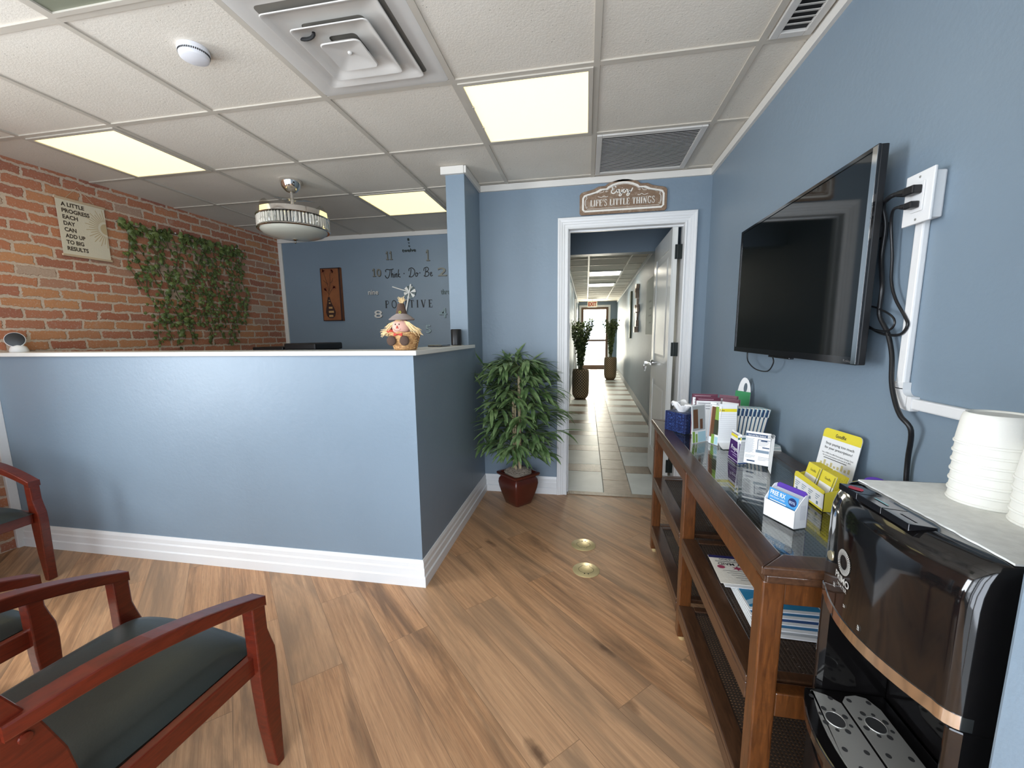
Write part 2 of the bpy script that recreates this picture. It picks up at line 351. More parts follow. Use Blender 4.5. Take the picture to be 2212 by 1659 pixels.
def mat_light(name, col, strength):
    mt, nt, b = new_mat(name); g = N(nt); tc = g.n('ShaderNodeTexCoord').outputs['Object']
    vo = g.n('ShaderNodeTexChecker'); vo.inputs['Scale'].default_value = 160; g.l(tc, vo.inputs['Vector'])
    vo.inputs['Color1'].default_value = (*col, 1); vo.inputs['Color2'].default_value = (*[c*.90 for c in col], 1)
    g.l(vo.outputs[0], b.inputs['Emission Color']); b.inputs['Emission Strength'].default_value = strength; b.inputs['Base Color'].default_value = (.7,.68,.6,1); return mt

BLUE = (.200, .262, .320)
m_wall = mat_paint('blue_wall_paint', BLUE)
m_wallhall = mat_paint('blue_hall_paint', BLUE, .5, .7)
m_brick = mat_brick(); m_floor = mat_planks(); m_tile = mat_ceiltile()
m_grid = M('ceiling_grid_metal', (.52,.475,.40), .5, var=.05)
m_white = M('white_gloss_trim', (.78,.78,.77), .35, bump=.04, bscale=20)
m_cream = M('cream_trim', (.72,.69,.63), .45)
m_black = M('black_plastic', (.012,.012,.013), .35)
m_gblack = M('gloss_black_plastic', (.006,.006,.007), .09, coat=.6)
m_chrome = M('chrome', (.82,.80,.77), .08, metal=1)
m_steel = M('brushed_steel', (.42,.41,.375), .36, metal=.6, bump=.05, bscale=90, stretch=(1,12,1))
m_paper = M('white_paper', (.80,.80,.79), .6)
m_paper2 = M('cream_paper', (.74,.69,.60), .7, bump=.1, bscale=120)
m_light = mat_light('fluorescent_diffuser', (1.0,.84,.36), 1.5)
m_glass = mat_clear('clear_glass')
m_lighthall = mat_light('hall_light_diffuser', (1.0,.94,.78), 20.0)
m_dark = M('dark_void', (.02,.02,.02), .8)

# ------------------------------------------------------------------ dimensions
HC = 2.354; XR = .8211; XL = -3.434; YW = 3.16; YR = 4.306; YF = -.55; TL = .6096
GX, GY = .0263, 2.5005
CFX, CFY, CTZ = -.80, 1.833, 1.172
DX0, DX1, DZ = -.137, .659, 2.011

def sweep(path, prof, closed=False):
    """profile (out, z) swept along plan path, mitred; 'out' is to the right of travel"""
    P = [Vector((p[0], p[1])) for p in path]; n = len(P); mb = MB(); rows = []
    for i in range(n):
        a = (P[i]-P[i-1]).normalized() if i > 0 or closed else None
        b = (P[(i+1)%n]-P[i]).normalized() if i < n-1 or closed else None
        if a is None: a = b
        if b is None: b = a
        na, nb = Vector((a.y,-a.x)), Vector((b.y,-b.x)); mm = (na+nb); mm = mm/(mm.length_squared)*2 if mm.length > .1 else na
        rows.append([(P[i].x+mm.x*o, P[i].y+mm.y*o, z) for o, z in prof])
    if closed: rows.append(rows[0])
    mb.grid(rows, close=True)
    if not closed:
        k = len(prof); mb.add(rows[0], [tuple(range(k))]); mb.add(rows[-1], [tuple(range(k))])
    return mb
BBP = [(0,0),(.019,0),(.019,.05),(.013,.056),(.013,.092),(.009,.10),(.009,.122),(.004,.14),(0,.14)]
CRP = [(0,HC-.047),(.016,HC-.047),(.016,HC-.004),(0,HC-.004)]

# ------------------------------------------------------------------ floor
mb = MB(); mb.box(XL-.1, XR+.1, YF, 3.235, -.06, 0); mb.box(XL-.1, CFX-.02, 3.235, YR+.1, -.06, 0)
build(mb, 'floor', m_floor, kind='structure')
# ------------------------------------------------------------------ walls
def hallx(y): return .80 + .0197*(y-3.3)
mb = MB()
for a in ((YF-.15,-.45,0,HC),(-.45,.75,0,.60),(-.45,.75,2.2,HC),(.75,YR+.12,0,HC)): mb.box(XL-.12, XL, *a)  # leaves a gap for the added side window
build(mb, 'wall_left', m_brick, kind='structure')
wn = build(MB().box(XL-.075, XL-.065, -.45, .75, .60, 2.2), 'window_added', m_glass, kind='structure')  # unseen glazing, made up so extra daylight reaches the right wall
mb = MB()
for a in ((-.45,-.40,.60,2.2),(.70,.75,.60,2.2),(-.40,.70,.60,.65),(-.40,.70,2.15,2.2)): mb.box(XL-.10, XL-.03, *a)
build(mb, 'window_frame', m_white, parent=wn)  # frame around the added glazing
build(MB().box(XR, XR+.12, YF-.15, YW+.12, 0, HC), 'wall_right', m_wall, kind='structure')
mb = MB(); mb.box(CFX, DX0-.02, YW, YW+.12, 0, HC); mb.box(DX1+.02, XR, YW, YW+.12, 0, HC); mb.box(DX0-.02, DX1+.02, YW, YW+.12, DZ+.02, HC)
build(mb, 'wall_back', m_wall, kind='structure')
build(MB().box(XL, CFX, YR, YR+.12, 0, HC), 'wall_reception_back', m_wall, kind='structure')
# partition between reception and entry, its stub reaching forward to the counter
build(MB().box(-.93, CFX-.0005, 2.777, YR, 0, HC), 'wall_partition', m_wall, kind='structure', bevel=.004)
# half wall of the reception counter
mb = MB(); mb.prism([(XL,CFY),(CFX,CFY),(CFX,2.777),(-.93,2.777),(-.93,CFY+.13),(XL,CFY+.13)], (0,0,0), (1,0,0), (0,1,0), CTZ)
build(mb, 'wall_counter', m_wall, kind='structure')
# end of the wall beside the camera, in front of the water dispenser
build(MB().box(.478, XR, .44, .52, 0, HC), 'wall_stub', m_wall, kind='structure', bevel=.006)
# shop front behind the camera
mb = MB()
for a in ((XL,-3.1,0,HC),(-3.1,-1.35,0,.30),(-3.1,-1.35,2.25,HC),(-1.35,-1.25,0,HC),(-1.25,.55,2.25,HC),(.55,XR,0,HC)):
    mb.box(a[0], a[1], YF-.15, YF, a[2], a[3])
build(mb, 'wall_front', m_wall, kind='structure')
wn = build(MB().box(-3.1,-1.35,YF-.09,YF-.08,.30,2.25), 'window_1', m_glass, kind='structure')
mb = MB(); mb.box(-3.1,-3.05,YF-.12,YF-.03,.30,2.25); mb.box(-1.40,-1.35,YF-.12,YF-.03,.30,2.25); mb.box(-3.05,-1.40,YF-.12,YF-.03,.30,.35); mb.box(-3.05,-1.40,YF-.12,YF-.03,2.2,2.25)
build(mb, 'window_frame', m_white, parent=wn)
d1 = build(MB().box(-1.25,.55,YF-.09,YF-.08,0,2.25), 'door_1', m_glass, kind='structure')
mb = MB(); mb.box(-1.25,-1.2,YF-.12,YF-.03,0,2.25); mb.box(.5,.55,YF-.12,YF-.03,0,2.25); mb.box(-1.2,.5,YF-.12,YF-.03,2.2,2.25); mb.box(-.40,-.33,YF-.12,YF-.03,0,2.2)
build(mb, 'door_frame', m_white, parent=d1)
# hall
Y1 = 15.0
mb = MB(); mb.prism([(hallx(3.28),3.28),(hallx(Y1),Y1),(hallx(Y1)+.12,Y1),(hallx(3.28)+.12,3.28)], (0,0,0), (1,0,0), (0,1,0), HC)
build(mb, 'wall_hall_right', m_wallhall, kind='structure')
build(MB().box(-.42,-.30,3.28,Y1,0,HC), 'wall_hall_left', m_wallhall, kind='structure')
mb = MB(); mb.box(-.42,-.19,Y1,Y1+.12,0,HC); mb.box(.74,hallx(Y1)+.12,Y1,Y1+.12,0,HC); mb.box(-.19,.74,Y1,Y1+.12,2.16,HC)
build(mb, 'wall_hall_end', m_wall, kind='structure')
build(MB().box(-.30,hallx(4.3),4.3,4.42,2.035,HC), 'wall_header', m_wall, kind='structure')
# hall floor: pale tiles, brown bands and a plank runner
m_ht = M('pale_stone_tile', (.70,.73,.70), .38, var=.10, vscale=3, bump=.03, spec=.35)
m_hb = M('brown_plank_tile', (.21,.14,.088), .35, var=.22, vscale=9, bump=.15, bscale=30, stretch=(4,1,1))
m_hr = M('weathered_plank_tile', (.31,.215,.145), .4, var=.25, vscale=12, bump=.15, bscale=40, stretch=(1,4,1))
m_gr = M('grout', (.42,.41,.37), .8)
mb = MB(); mb.box(-.42, 1.2, 3.235, Y1+.2, -.06, -.003)
g = .0035; y = 3.24; k = 0
mb.cur = 2; mb.box(-.137, .66, 3.17, 3.236, -.004, .003)
y = 3.24; first = True
while y < Y1:
    ya = min(y + (.48 if not first else .51), Y1); yb = min(ya + .215, Y1); first = False
    for xa, xb in ((-.42, .155), (.372, 1.2)):
        mb.cur = 1; mb.box(xa+g, xb-g, y+g, ya-g, -.004, 0); mb.cur = 2; mb.box(xa+g, xb-g, ya+g, yb-g, -.004, 0)
    y = yb
y = 3.24
while y < Y1:
    mb.cur = 3; mb.box(.155+g, .372-g, y+g, min(y+.30, Y1)-g, -.004, 0); y += .30
build(mb, 'floor', [m_gr, m_ht, m_hb, m_hr], kind='structure')

# ------------------------------------------------------------------ ceiling with its grid
ce = build(MB().box(XL-.12, XR+.12, YF-.15, YR+.12, HC, HC+.06), 'ceiling', m_tile, kind='structure')
mb = MB(); i = -7
for i in range(-6, 3):
    x = GX + i*TL
    if XL < x < XR: mb.box(x-.0125, x+.0125, YF, YR if x < CFX else YW, HC-.006, HC+.001)
for j in range(-6, 5):
    yy = GY + j*TL
    if YF < yy < YR: mb.box(XL, XR if yy < YW else -.93, yy-.0125, yy+.0125, HC-.0058, HC+.001)
build(mb, 'ceiling_grid', m_grid, parent=ce)
hc = build(MB().box(-.42, 1.2, YW+.12, Y1+.1, HC, HC+.06), 'ceiling', m_tile, kind='structure')
mb = MB()
for x in (.02, .62): mb.box(x-.0125, x+.0125, 3.3, Y1, HC-.006, HC+.001)
for j in range(20):
    yy = 3.4 + j*TL
    if yy < Y1: mb.box(-.3, hallx(yy), yy-.0125, yy+.0125, HC-.0058, HC+.001)
build(mb, 'ceiling_grid', m_grid, parent=hc)

# ------------------------------------------------------------------ trims and baseboards
build(sweep([(XR,YF),(XR,YW),(CFX,YW),(CFX,2.777),(-.93,2.777),(-.93,YR),(XL,YR)][::-1], CRP), 'trim_1', m_cream, kind='structure')
build(MB().box(-.955,-.80,2.755,2.777,HC-.05,HC-.003), 'trim_2', m_cream, kind='structure')
build(sweep([(XL+.02,CFY),(CFX,CFY),(CFX,YW),(DX0-.075,YW)], BBP), 'baseboard_counter', m_white, kind='structure')
build(sweep([(DX1+.075,YW),(XR,YW),(XR,.52)], BBP), 'baseboard_right', m_white, kind='structure')
build(sweep([(hallx(3.3),3.3),(hallx(Y1),Y1)][::-1], [(a,b) for a,b in BBP][::1]) if 0 else sweep([(hallx(Y1),Y1),(hallx(3.3),3.3)][::-1], BBP), 'baseboard_hall_right', m_white, kind='structure')
build(sweep([(-.30,3.3),(-.30,Y1)], BBP), 'baseboard_hall_left', m_white, kind='structure')
mb = MB(); mb.box(XL,XL+.02,CFY-.045,CFY,0,CTZ-.02)
build(mb, 'trim_3', m_white, kind='structure', bevel=.003)
mb = MB(); mb.box(XL,XL+.045,YR-.018,YR,0,HC-.05)
build(mb, 'trim_4', m_cream, kind='structure', bevel=.003)
for nm, x in (('trim_5', 'R'), ('trim_6', 'L')):
    mb = MB()
    for q in range(1):
        if x == 'R': mb.prism([(hallx(3.3)-.018,3.3),(hallx(Y1)-.018,Y1),(hallx(Y1),Y1),(hallx(3.3),3.3)], (0,0,HC-.055), (1,0,0), (0,1,0), .05)
        else: mb.box(-.30,-.282,3.3,Y1,HC-.055,HC-.005)
    build(mb, nm, m_white, kind='structure')

# door casing (mitred moulding) and jamb
def casing(x0, x1, zt, yface, prof, sgn=-1):
    rows = [[(x0-w_, yface+sgn*d, 0), (x0-w_, yface+sgn*d, zt+w_), (x1+w_, yface+sgn*d, zt+w_), (x1+w_, yface+sgn*d, 0)] for w_, d in prof]
    mb = MB(); mb.grid(rows + [rows[0]]); return mb
CAS = [(0,0),(0,.008),(.006,.012),(.012,.012),(.015,.009),(.028,.010),(.031,.014),(.044,.015),(.047,.019),(.060,.021),(.066,.024),(.074,.024),(.078,.018),(.078,0)]
build(casing(DX0, DX1, DZ, YW, CAS), 'trim_7', m_white, kind='structure')
mb = MB(); mb.box(DX0-.02,DX0,YW,YW+.12,0,DZ+.02); mb.box(DX1,DX1+.02,YW,YW+.12,0,DZ+.02); mb.box(DX0,DX1,YW,YW+.12,DZ,DZ+.02)
mb.box(DX0,DX0+.01,YW+.05,YW+.075,0,DZ); mb.box(DX0+.01,DX1,YW+.05,YW+.075,DZ-.01,DZ)
build(mb, 'trim_8', m_white, kind='structure')

# ------------------------------------------------------------------ door standing open into the hall
def door_slab():
    m_door = M('semi_gloss_white_door', (.70,.70,.66), .22, bump=.03, bscale=12)
    x0, x1, y0, y1, z0, z1 = .590, .627, 3.215, 3.985, .012, 2.0
    mb = MB(); mb.box(x0+.006, x1, y0, y1, z0, z1)
    # stiles and rails proud of two recessed panels on the visible face
    for a in ((y0,y0+.11,z0,z1),(y1-.11,y1,z0,z1),(y0+.11,y1-.11,z0,.24),(y0+.11,y1-.11,.86,1.02),(y0+.11,y1-.11,1.87,z1)): mb.box(x0, x0+.007, *a)
    for za, zb in ((.24,.86),(1.02,1.87)):
        ya, yb = y0+.11, y1-.11
        mb.add([(x0+.006,ya+.045,za+.045),(x0+.006,yb-.045,za+.045),(x0+.006,yb-.045,zb-.045),(x0+.006,ya+.045,zb-.045),
                (x0+.001,ya+.065,za+.065),(x0+.001,yb-.065,za+.065),(x0+.001,yb-.065,zb-.065),(x0+.001,ya+.065,zb-.065)],
               [(0,1,5,4),(1,2,6,5),(2,3,7,6),(3,0,4,7),(4,5,6,7)])
    d = build(mb, 'door_2', m_door, kind='structure')
    m_h = M('black_hinge', (.015,.02,.018), .4, metal=.4)
    for z in (.20, 1.09, 1.78):
        build(MB().box(.610,.659,3.205,3.2145,z,z+.10).tube([(.629,3.208,z),(.629,3.208,z+.10)],.006), 'hinge', m_h, parent=d, bevel=.002)
    mb = MB(); mb.lathe([(0,0),(.026,0),(.026,.008),(.020,.012),(.011,.014),(.011,.045),(0,.045)], (.590,3.915,.995), 20, (0,-PI/2,0))
    mb.tube([(.550,3.925,.995),(.546,3.90,.996),(.546,3.84,.997),(.549,3.74,.994)], [.010,.010,.008,.007], 10)
    build(mb, 'lever_handle', m_chrome, parent=d, smooth='angle')
    k = build(MB().box(.522,.549,3.917,3.920,.985,1.005), 'key', m_chrome, parent=None, origin=(.535,3.92,.98), label='silver key ring hanging from the lever of the open white door', cat='keys')
    build(MB().tube([(.530+.012*math.cos(t*PI/6),3.918,.972+.014*math.sin(t*PI/6)) for t in range(13)],.0018,6), 'ring', m_chrome, parent=k)
    build(MB().obox((.531,3.918,.940),.014,.003,.045,(0,.2,0)).obox((.520,3.914,.946),.012,.003,.035,(0,-.4,.3)), 'key_blade', m_steel, parent=k)
door_slab()

# ------------------------------------------------------------------ hall end door, exit sign, hall fittings
m_brown = M('brown_painted_steel', (.13,.075,.045), .4)
d3 = build(MB().box(-.14,.69,Y1+.03,Y1+.04,.1,2.11), 'door_3', m_glass, kind='structure')
mb = MB(); mb.box(-.19,-.11,Y1-.02,Y1+.10,0,2.16); mb.box(.66,.74,Y1-.02,Y1+.10,0,2.16); mb.box(-.11,.66,Y1-.02,Y1+.10,2.08,2.16); mb.box(-.11,.66,Y1-.02,Y1+.10,0,.14); mb.box(-.11,.66,Y1,Y1+.07,.98,1.04)
build(mb, 'door_frame', m_brown, parent=d3)
build(casing(-.19,.74,2.16,Y1,[(0,0),(0,.015),(.07,.02),(.07,0)]), 'trim_9', m_white, kind='structure')
# the bright yard outside the hall door
build(MB().box(-6,8,Y1+.2,30,-.12,-.06), 'ground', M('sunlit_concrete', (.75,.70,.55), .8), kind='structure')
ex = thing('exit_sign', 'white exit sign with red letters above the far glass door', 'sign', (.15,13.9,2.19))
build(MB().box(.02,.33,13.88,13.92,2.10,2.29), 'housing', M('white_sign_plastic', (.78,.72,.58), .4, emis=(1,.80,.50), estr=.35), parent=ex, bevel=.004)
build(MB().tube([(.175,13.9,2.29),(.175,13.9,HC)],.008), 'stem', m_white, parent=ex)
mb = MB(); put_text(mb, 'EXIT', (.045,13.878,2.135), '-Y', width=.26, size=.17, bold=.006)
build(mb, 'letters', M('exit_red', (.40,.02,.01), .5, emis=(.8,.05,.01), estr=.15), parent=ex)
for i, (x0, y0, w_, d_) in enumerate(((.04,7.67,.57,.56),(.04,9.5,.57,.56))):
    L = thing('ceiling_light', 'square hall ceiling light, %s one seen through the doorway' % ('nearer','farther')[i], 'ceiling light', (x0+w_/2, y0+d_/2, HC-.012), 0, 'hall ceiling lights')
    mb = MB()
    for a in ((x0,x0+.03,y0,y0+d_),(x0+w_-.03,x0+w_,y0,y0+d_),(x0+.03,x0+w_-.03,y0,y0+.03),(x0+.03,x0+w_-.03,y0+d_-.03,y0+d_)): mb.box(*a, HC-.022, HC-.0065)
    build(mb, 'frame', m_white, parent=L)
    build(MB().box(x0+.03,x0+w_-.03,y0+.03,y0+d_-.03,HC-.012,HC-.008), 'diffuser', m_lighthall, parent=L)
# wall pieces hanging on the right side of the hall
def hall_panel(y0, y1, z0, z1, th, mat, label, name='wall_art', cat='wall art'):
    mb = MB(); xa, xb = hallx(y0), hallx(y1)
    mb.prism([(xa,y0),(xb,y1),(xb-th,y1),(xa-th,y0)], (0,0,z0), (1,0,0), (0,1,0), z1-z0)
    return build(mb, name, mat, origin=(xa, y0, z0), label=label, cat=cat, bevel=.004)
wb = hall_panel(5.35,6.1,1.24,1.96,.045, M('pale_green_canvas', (.62,.70,.62), .6), 'large pale board on the hall wall just past the open door', 'wall_board', 'board')
mb = MB()
for k in range(4): mb.box(hallx(5.6)-.0485, hallx(5.6)-.047, 5.55, 5.70+.05*(k%2), 1.38+.09*k, 1.40+.09*k)
build(mb, 'faint_lettering', M('grey_green_print', (.45,.52,.46), .6), parent=wb)
m_ms = M('patinated_metal', (.30,.22,.16), .35, metal=.6, var=.5, vscale=6)
sc = thing('metal_wall_sculpture', 'tall narrow metal sculpture on hall wall between board and dark panel', 'wall art', (hallx(7.6),7.6,1.27))
mb = MB(); random.seed(5); z = 1.27
while z < 2.03:
    h_ = random.uniform(.05,.13); ww = random.uniform(.07,.16); off = random.uniform(-.03,.03)
    mb.box(hallx(7.6)-.02-random.uniform(.01,.05), hallx(7.6)-.006, 7.6+off-ww/2, 7.6+off+ww/2, z, z+h_-.004); z += h_
mb.box(hallx(7.6)-.05, hallx(7.6)-.01, 7.4, 7.82, 1.62, 1.74)
build(mb, 'plates', m_ms, parent=sc)
hall_panel(8.9,9.15,1.15,2.1,.035, M('dark_green_panel', (.04,.05,.03), .4), 'narrow dark vertical panel on the hall wall, farthest from the doorway')
# doors and dark hardware along the left side of the hall
for i, (y0, y1, c, lb) in enumerate(((6.0,6.5,(.08,.10,.10),'a'),(10.6,11.5,(.09,.16,.19),'b'))):
    if i == 0:
        t = build(MB().box(-.30,-.262,y0,y1,1.2,1.98), 'framed_picture', M('dark_frame', c, .4), origin=(-.3,y0,1.2), label='dark framed picture on the left wall of the hall', cat='picture', bevel=.004)
    else:
        build(MB().box(-.30,-.255,y0-.09,y1+.09,0,2.10), 'trim_10', m_white, kind='structure')
        build(MB().box(-.26,-.245,y0,y1,0,2.02), 'door_4', M('teal_door', c, .4), kind='structure')

# ================================================================== CEILING FITTINGS
def troffer(x0, y0, label):
    w_ = TL
    L = thing('ceiling_light', label, 'ceiling light', (x0+w_/2, y0+w_/2, HC-.012), 0, 'lit ceiling panels')
    a, c = .0135, .034; mb = MB()
    for q in ((x0+a,x0+c,y0+a,y0+w_-a),(x0+w_-c,x0+w_-a,y0+a,y0+w_-a),(x0+c,x0+w_-c,y0+a,y0+c),(x0+c,x0+w_-c,y0+w_-c,y0+w_-a)): mb.box(*q, HC-.011, HC-.0015)
    build(mb, 'frame', m_grid, parent=L)
    build(MB().box(x0+c,x0+w_-c,y0+c,y0+w_-c,HC-.006,HC-.002), 'diffuser', m_light, parent=L)
    for q in (.2, .4): build(MB().box(x0+c-.004,x0+c+.004,y0+q,y0+q+.015,HC-.013,HC-.006), 'latch', m_grid, parent=L)
troffer(GX-TL, GY-TL, 'lit square ceiling panel nearest the doorway sign')
troffer(GX-5*TL, GY-TL, 'lit square ceiling panel above the brick wall poster')
troffer(GX-3*TL, GY+TL, 'lit square ceiling panel between the crystal fan and the column')
def unlit():
    x0, y0 = GX-3*TL, GY-3*TL
    L = thing('ceiling_light', 'unlit recessed ceiling fixture cut off by the top left edge of the photo', 'ceiling light', (x0+.3,y0+.3,HC-.01))
    mb = MB(); a, c = .0135, .03
    for q in ((x0+a,x0+c,y0+a,y0+TL-a),(x0+TL-c,x0+TL-a,y0+a,y0+TL-a),(x0+c,x0+TL-c,y0+a,y0+c),(x0+c,x0+TL-c,y0+TL-c,y0+TL-a)): mb.box(*q, HC-.010, HC-.0015)
    build(mb, 'frame', m_grid, parent=L)
    build(MB().box(x0+c,x0+TL-c,y0+c,y0+TL-c,HC-.004,HC-.0015), 'diffuser', M('unlit_diffuser', (.20,.21,.15), .5), parent=L)
unlit()
m_vent = M('vent_enamel', (.60,.575,.53), .4, var=.04)
def louvre(name, x0, x1, y0, y1, pitch, label, slats_dark=.02, fr=.03):
    L = thing(name, label, 'vent', ((x0+x1)/2,(y0+y1)/2,HC-.012)); mb = MB()
    for q in ((x0,x0+fr,y0,y1),(x1-fr,x1,y0,y1),(x0+fr,x1-fr,y0,y0+fr),(x0+fr,x1-fr,y1-fr,y1)): mb.box(*q, HC-.013, HC-.001)
    build(mb, 'frame', m_vent, parent=L, bevel=.002)
    build(MB().box(x0+fr,x1-fr,y0+fr,y1-fr,HC-.003,HC-.0005), 'dark_opening', m_dark, parent=L)
    mb = MB(); y = y0+fr+pitch/2
    while y < y1-fr-pitch*.3:
        mb.obox(((x0+x1)/2, y, HC-.0085), x1-x0-2*fr, pitch*.52, .0014, (.28,0,0)); y += pitch
    build(mb, 'louvres', m_vent, parent=L)
louvre('return_air_grille', GX+.016, GX+TL-.016, GY+.016, GY+TL-.016, .0185, 'large white return grille in the ceiling above the doorway sign')
louvre('ceiling_vent', .655, .795, 1.28, 1.868, .030, 'narrow dark slatted vent at the ceiling edge above the television', fr=.028)
# big square cone diffuser
dc = (GX-1.5*TL, GY-1.5*TL)
D = thing('air_diffuser', 'large square stepped air diffuser hanging in the ceiling', 'vent', (dc[0], dc[1], HC-.02))
def sqring(mb, lv):
    """stack of rounded square rings (half size, z)"""
    rows = []
    for h, z in lv:
        r = []; c = min(.018, h*.3)
        for qx, qy, a0 in ((1,1,0),(-1,1,90),(-1,-1,180),(1,-1,270)):
            for k in range(5):
                a = math.radians(a0 + k*22.5); r.append((dc[0]+qx*(h-c)+c*math.cos(a), dc[1]+qy*(h-c)+c*math.sin(a), z))
        rows.append(r)
    mb.grid(rows, close=True)
    return rows
mb = MB(); sqring(mb, [(.292,HC-.0005),(.292,HC-.006),(.268,HC-.008),(.240,HC-.0022),(.222,HC-.0016),(.222,HC-.0005)])
build(mb, 'outer_frame', m_vent, parent=D, smooth='angle')
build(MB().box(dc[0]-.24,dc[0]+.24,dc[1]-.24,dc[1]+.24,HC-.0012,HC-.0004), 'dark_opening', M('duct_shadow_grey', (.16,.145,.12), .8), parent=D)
for k, (hi, hm, ho, zi, zm, zo) in enumerate(((.120,.175,.212,HC-.0025,HC-.0055,HC-.024),(.055,.110,.147,HC-.009,HC-.014,HC-.037))):
    mb = MB(); sqring(mb, [(hi,zi),(hm,zm),((hm+ho)/2,(zm*.55+zo*.45)),(ho-.003,zo),(ho,zo),(ho+.001,zo+.003),((hm+ho)/2+.002,(zm*.55+zo*.45)+.003),(hm,zm+.002),(hi,zi+.002)])
    build(mb, 'cone', m_vent, parent=D, smooth='angle')
mb = MB(); rows = sqring(mb, [(.05,HC-.022),(.076,HC-.042),(.079,HC-.045),(.076,HC-.048),(.05,HC-.040),(.02,HC-.035),(.004,HC-.034)]); mb.add(rows[-1], [tuple(range(20))])
mb.lathe([(0,-.042),(.006,-.041),(.009,-.037),(.009,-.033)], (dc[0],dc[1],HC), 14)
build(mb, 'centre_plate', m_vent, parent=D, smooth='angle')
build(MB().tube([(dc[0]-.115+.035*math.cos(t*PI/8),dc[1]-.100+.012*math.sin(t*PI/8),HC-.020-.010*math.sin(t*PI/8)) for t in range(9)],.006,8), 'damper_clip', m_dark, parent=D)
# smoke detector
sd = thing('smoke_detector', 'round white smoke detector on the ceiling tile', 'smoke detector', (-1.485,1.50,HC))
build(MB().lathe([(0,0),(.052,0),(.053,-.012),(.050,-.016),(.050,-.024),(.047,-.034),(.040,-.038),(0,-.039)], (-1.485,1.50,HC-.0005), 36), 'body', M('detector_plastic', (.74,.74,.76), .4), parent=sd, smooth='angle')
mb = MB()
for k in range(48):
    a = 2*PI*k/48; mb.obox((-1.485+.0505*math.cos(a),1.50+.0505*math.sin(a),HC-.0205),.002,.0035,.006,(0,0,a))
build(mb, 'slots', m_dark, parent=sd)

# crystal ceiling fan with retracted clear blades
fx, fy = -2.06, 2.76
F = thing('ceiling_fan', 'round chrome ceiling fan light ringed with crystals, blades retracted', 'ceiling fan', (fx, fy, 2.05))
build(MB().lathe([(0,HC-.0005),(.070,HC-.0005),(.072,HC-.012),(.064,HC-.030),(.060,HC-.048),(.045,HC-.066),(.032,HC-.078),(.014,HC-.084),(0,HC-.084)], (fx,fy,0), 40), 'canopy', m_chrome, parent=F, smooth='angle')
build(MB().tube([(fx,fy,HC-.08),(fx,fy,2.15)],.011,14).lathe([(.02,2.19),(.026,2.175),(.03,2.155)],(fx,fy,0),20), 'downrod', m_chrome, parent=F, smooth='angle')
build(MB().lathe([(.02,2.158),(.09,2.148),(.216,2.138),(.234,2.132),(.236,2.098),(.230,2.092),(.214,2.092),(.02,2.092)], (fx,fy,0), 72), 'drum', m_chrome, parent=F, smooth='angle')
m_crys = M('cut_crystal', (.86,.86,.80), .05, metal=.75, coat=1)
mb = MB()
for k in range(66):
    a = 2*PI*k/66; c, s = math.cos(a), math.sin(a)
    r = .226; w2 = .0082; P = []
    for rr, ww in ((r-.006,w2),(r+.003,w2),(r+.008,0)): pass
    for z in (2.088, 2.024):
        P += [(fx+c*(r-.004)-s*w2, fy+s*(r-.004)+c*w2, z), (fx+c*(r+.004)-s*w2*.8, fy+s*(r+.004)+c*w2*.8, z), (fx+c*(r+.009), fy+s*(r+.009), z), (fx+c*(r+.004)+s*w2*.8, fy+s*(r+.004)-c*w2*.8, z), (fx+c*(r-.004)+s*w2, fy+s*(r-.004)-c*w2, z)]
    mb.add(P, [(0,1,6,5),(1,2,7,6),(2,3,8,7),(3,4,9,8),(4,0,5,9),(4,3,2,1,0),(5,6,7,8,9)])
build(mb, 'crystals', m_crys, parent=F)
build(MB().lathe([(.216,2.020),(.234,2.020),(.237,2.014),(.231,2.008),(.216,2.010)], (fx,fy,0), 72), 'rim', m_chrome, parent=F, smooth='angle')
m_bowl = M('frosted_glass_bowl', (.56,.55,.46), .22, coat=.4)
build(MB().lathe([(.218,2.012),(.214,2.002),(.192,1.986),(.155,1.973),(.106,1.963),(.05,1.957),(0,1.956)], (fx,fy,0), 64), 'bowl', m_bowl, parent=F, smooth='angle')
build(MB().lathe([(.016,1.9565),(.018,1.953),(.009,1.948),(.005,1.940),(.008,1.933),(.004,1.926),(0,1.925)], (fx,fy,0), 18), 'finial', m_chrome, parent=F, smooth='angle')
m_blade = mat_clear('clear_acrylic', (.93,.92,.88), .03)
for k in range(4):
    mb = MB(); rows = []
    for t in range(15):
        a = k*PI/2 + t/14*1.35; rr = .226 - .02*math.sin(t/14*PI); wd = .085*math.sin(PI*(t+.8)/15.6)
        rows.append([(fx+(rr)*math.cos(a),fy+rr*math.sin(a),2.163+.004*k),(fx+(rr-wd)*math.cos(a),fy+(rr-wd)*math.sin(a),2.168+.004*k),(fx+(rr-wd)*math.cos(a),fy+(rr-wd)*math.sin(a),2.171+.004*k),(fx+(rr)*math.cos(a),fy+rr*math.sin(a),2.166+.004*k)])
    mb.grid(rows, close=True); build(mb, 'blade', m_blade, parent=F)

# ================================================================== RECEPTION
LZ0, LZ1 = CTZ, 1.195
mb = MB(); mb.prism([(XL+.002,CFY-.022),(CFX+.024,CFY-.022),(CFX+.024,2.86),(CFX+.0015,2.86),(CFX+.0015,2.7745),(-.975,2.7745),(-.975,CFY+.18),(XL+.002,CFY+.18)], (0,0,LZ0+.0005), (1,0,0), (0,1,0), LZ1-LZ0-.0005)
build(mb, 'counter_ledge', M('ledge_laminate', (.76,.75,.70), .25), origin=(-1.2,1.9,LZ0), label='long white ledge capping the blue reception half wall', cat='counter ledge', bevel=.003)
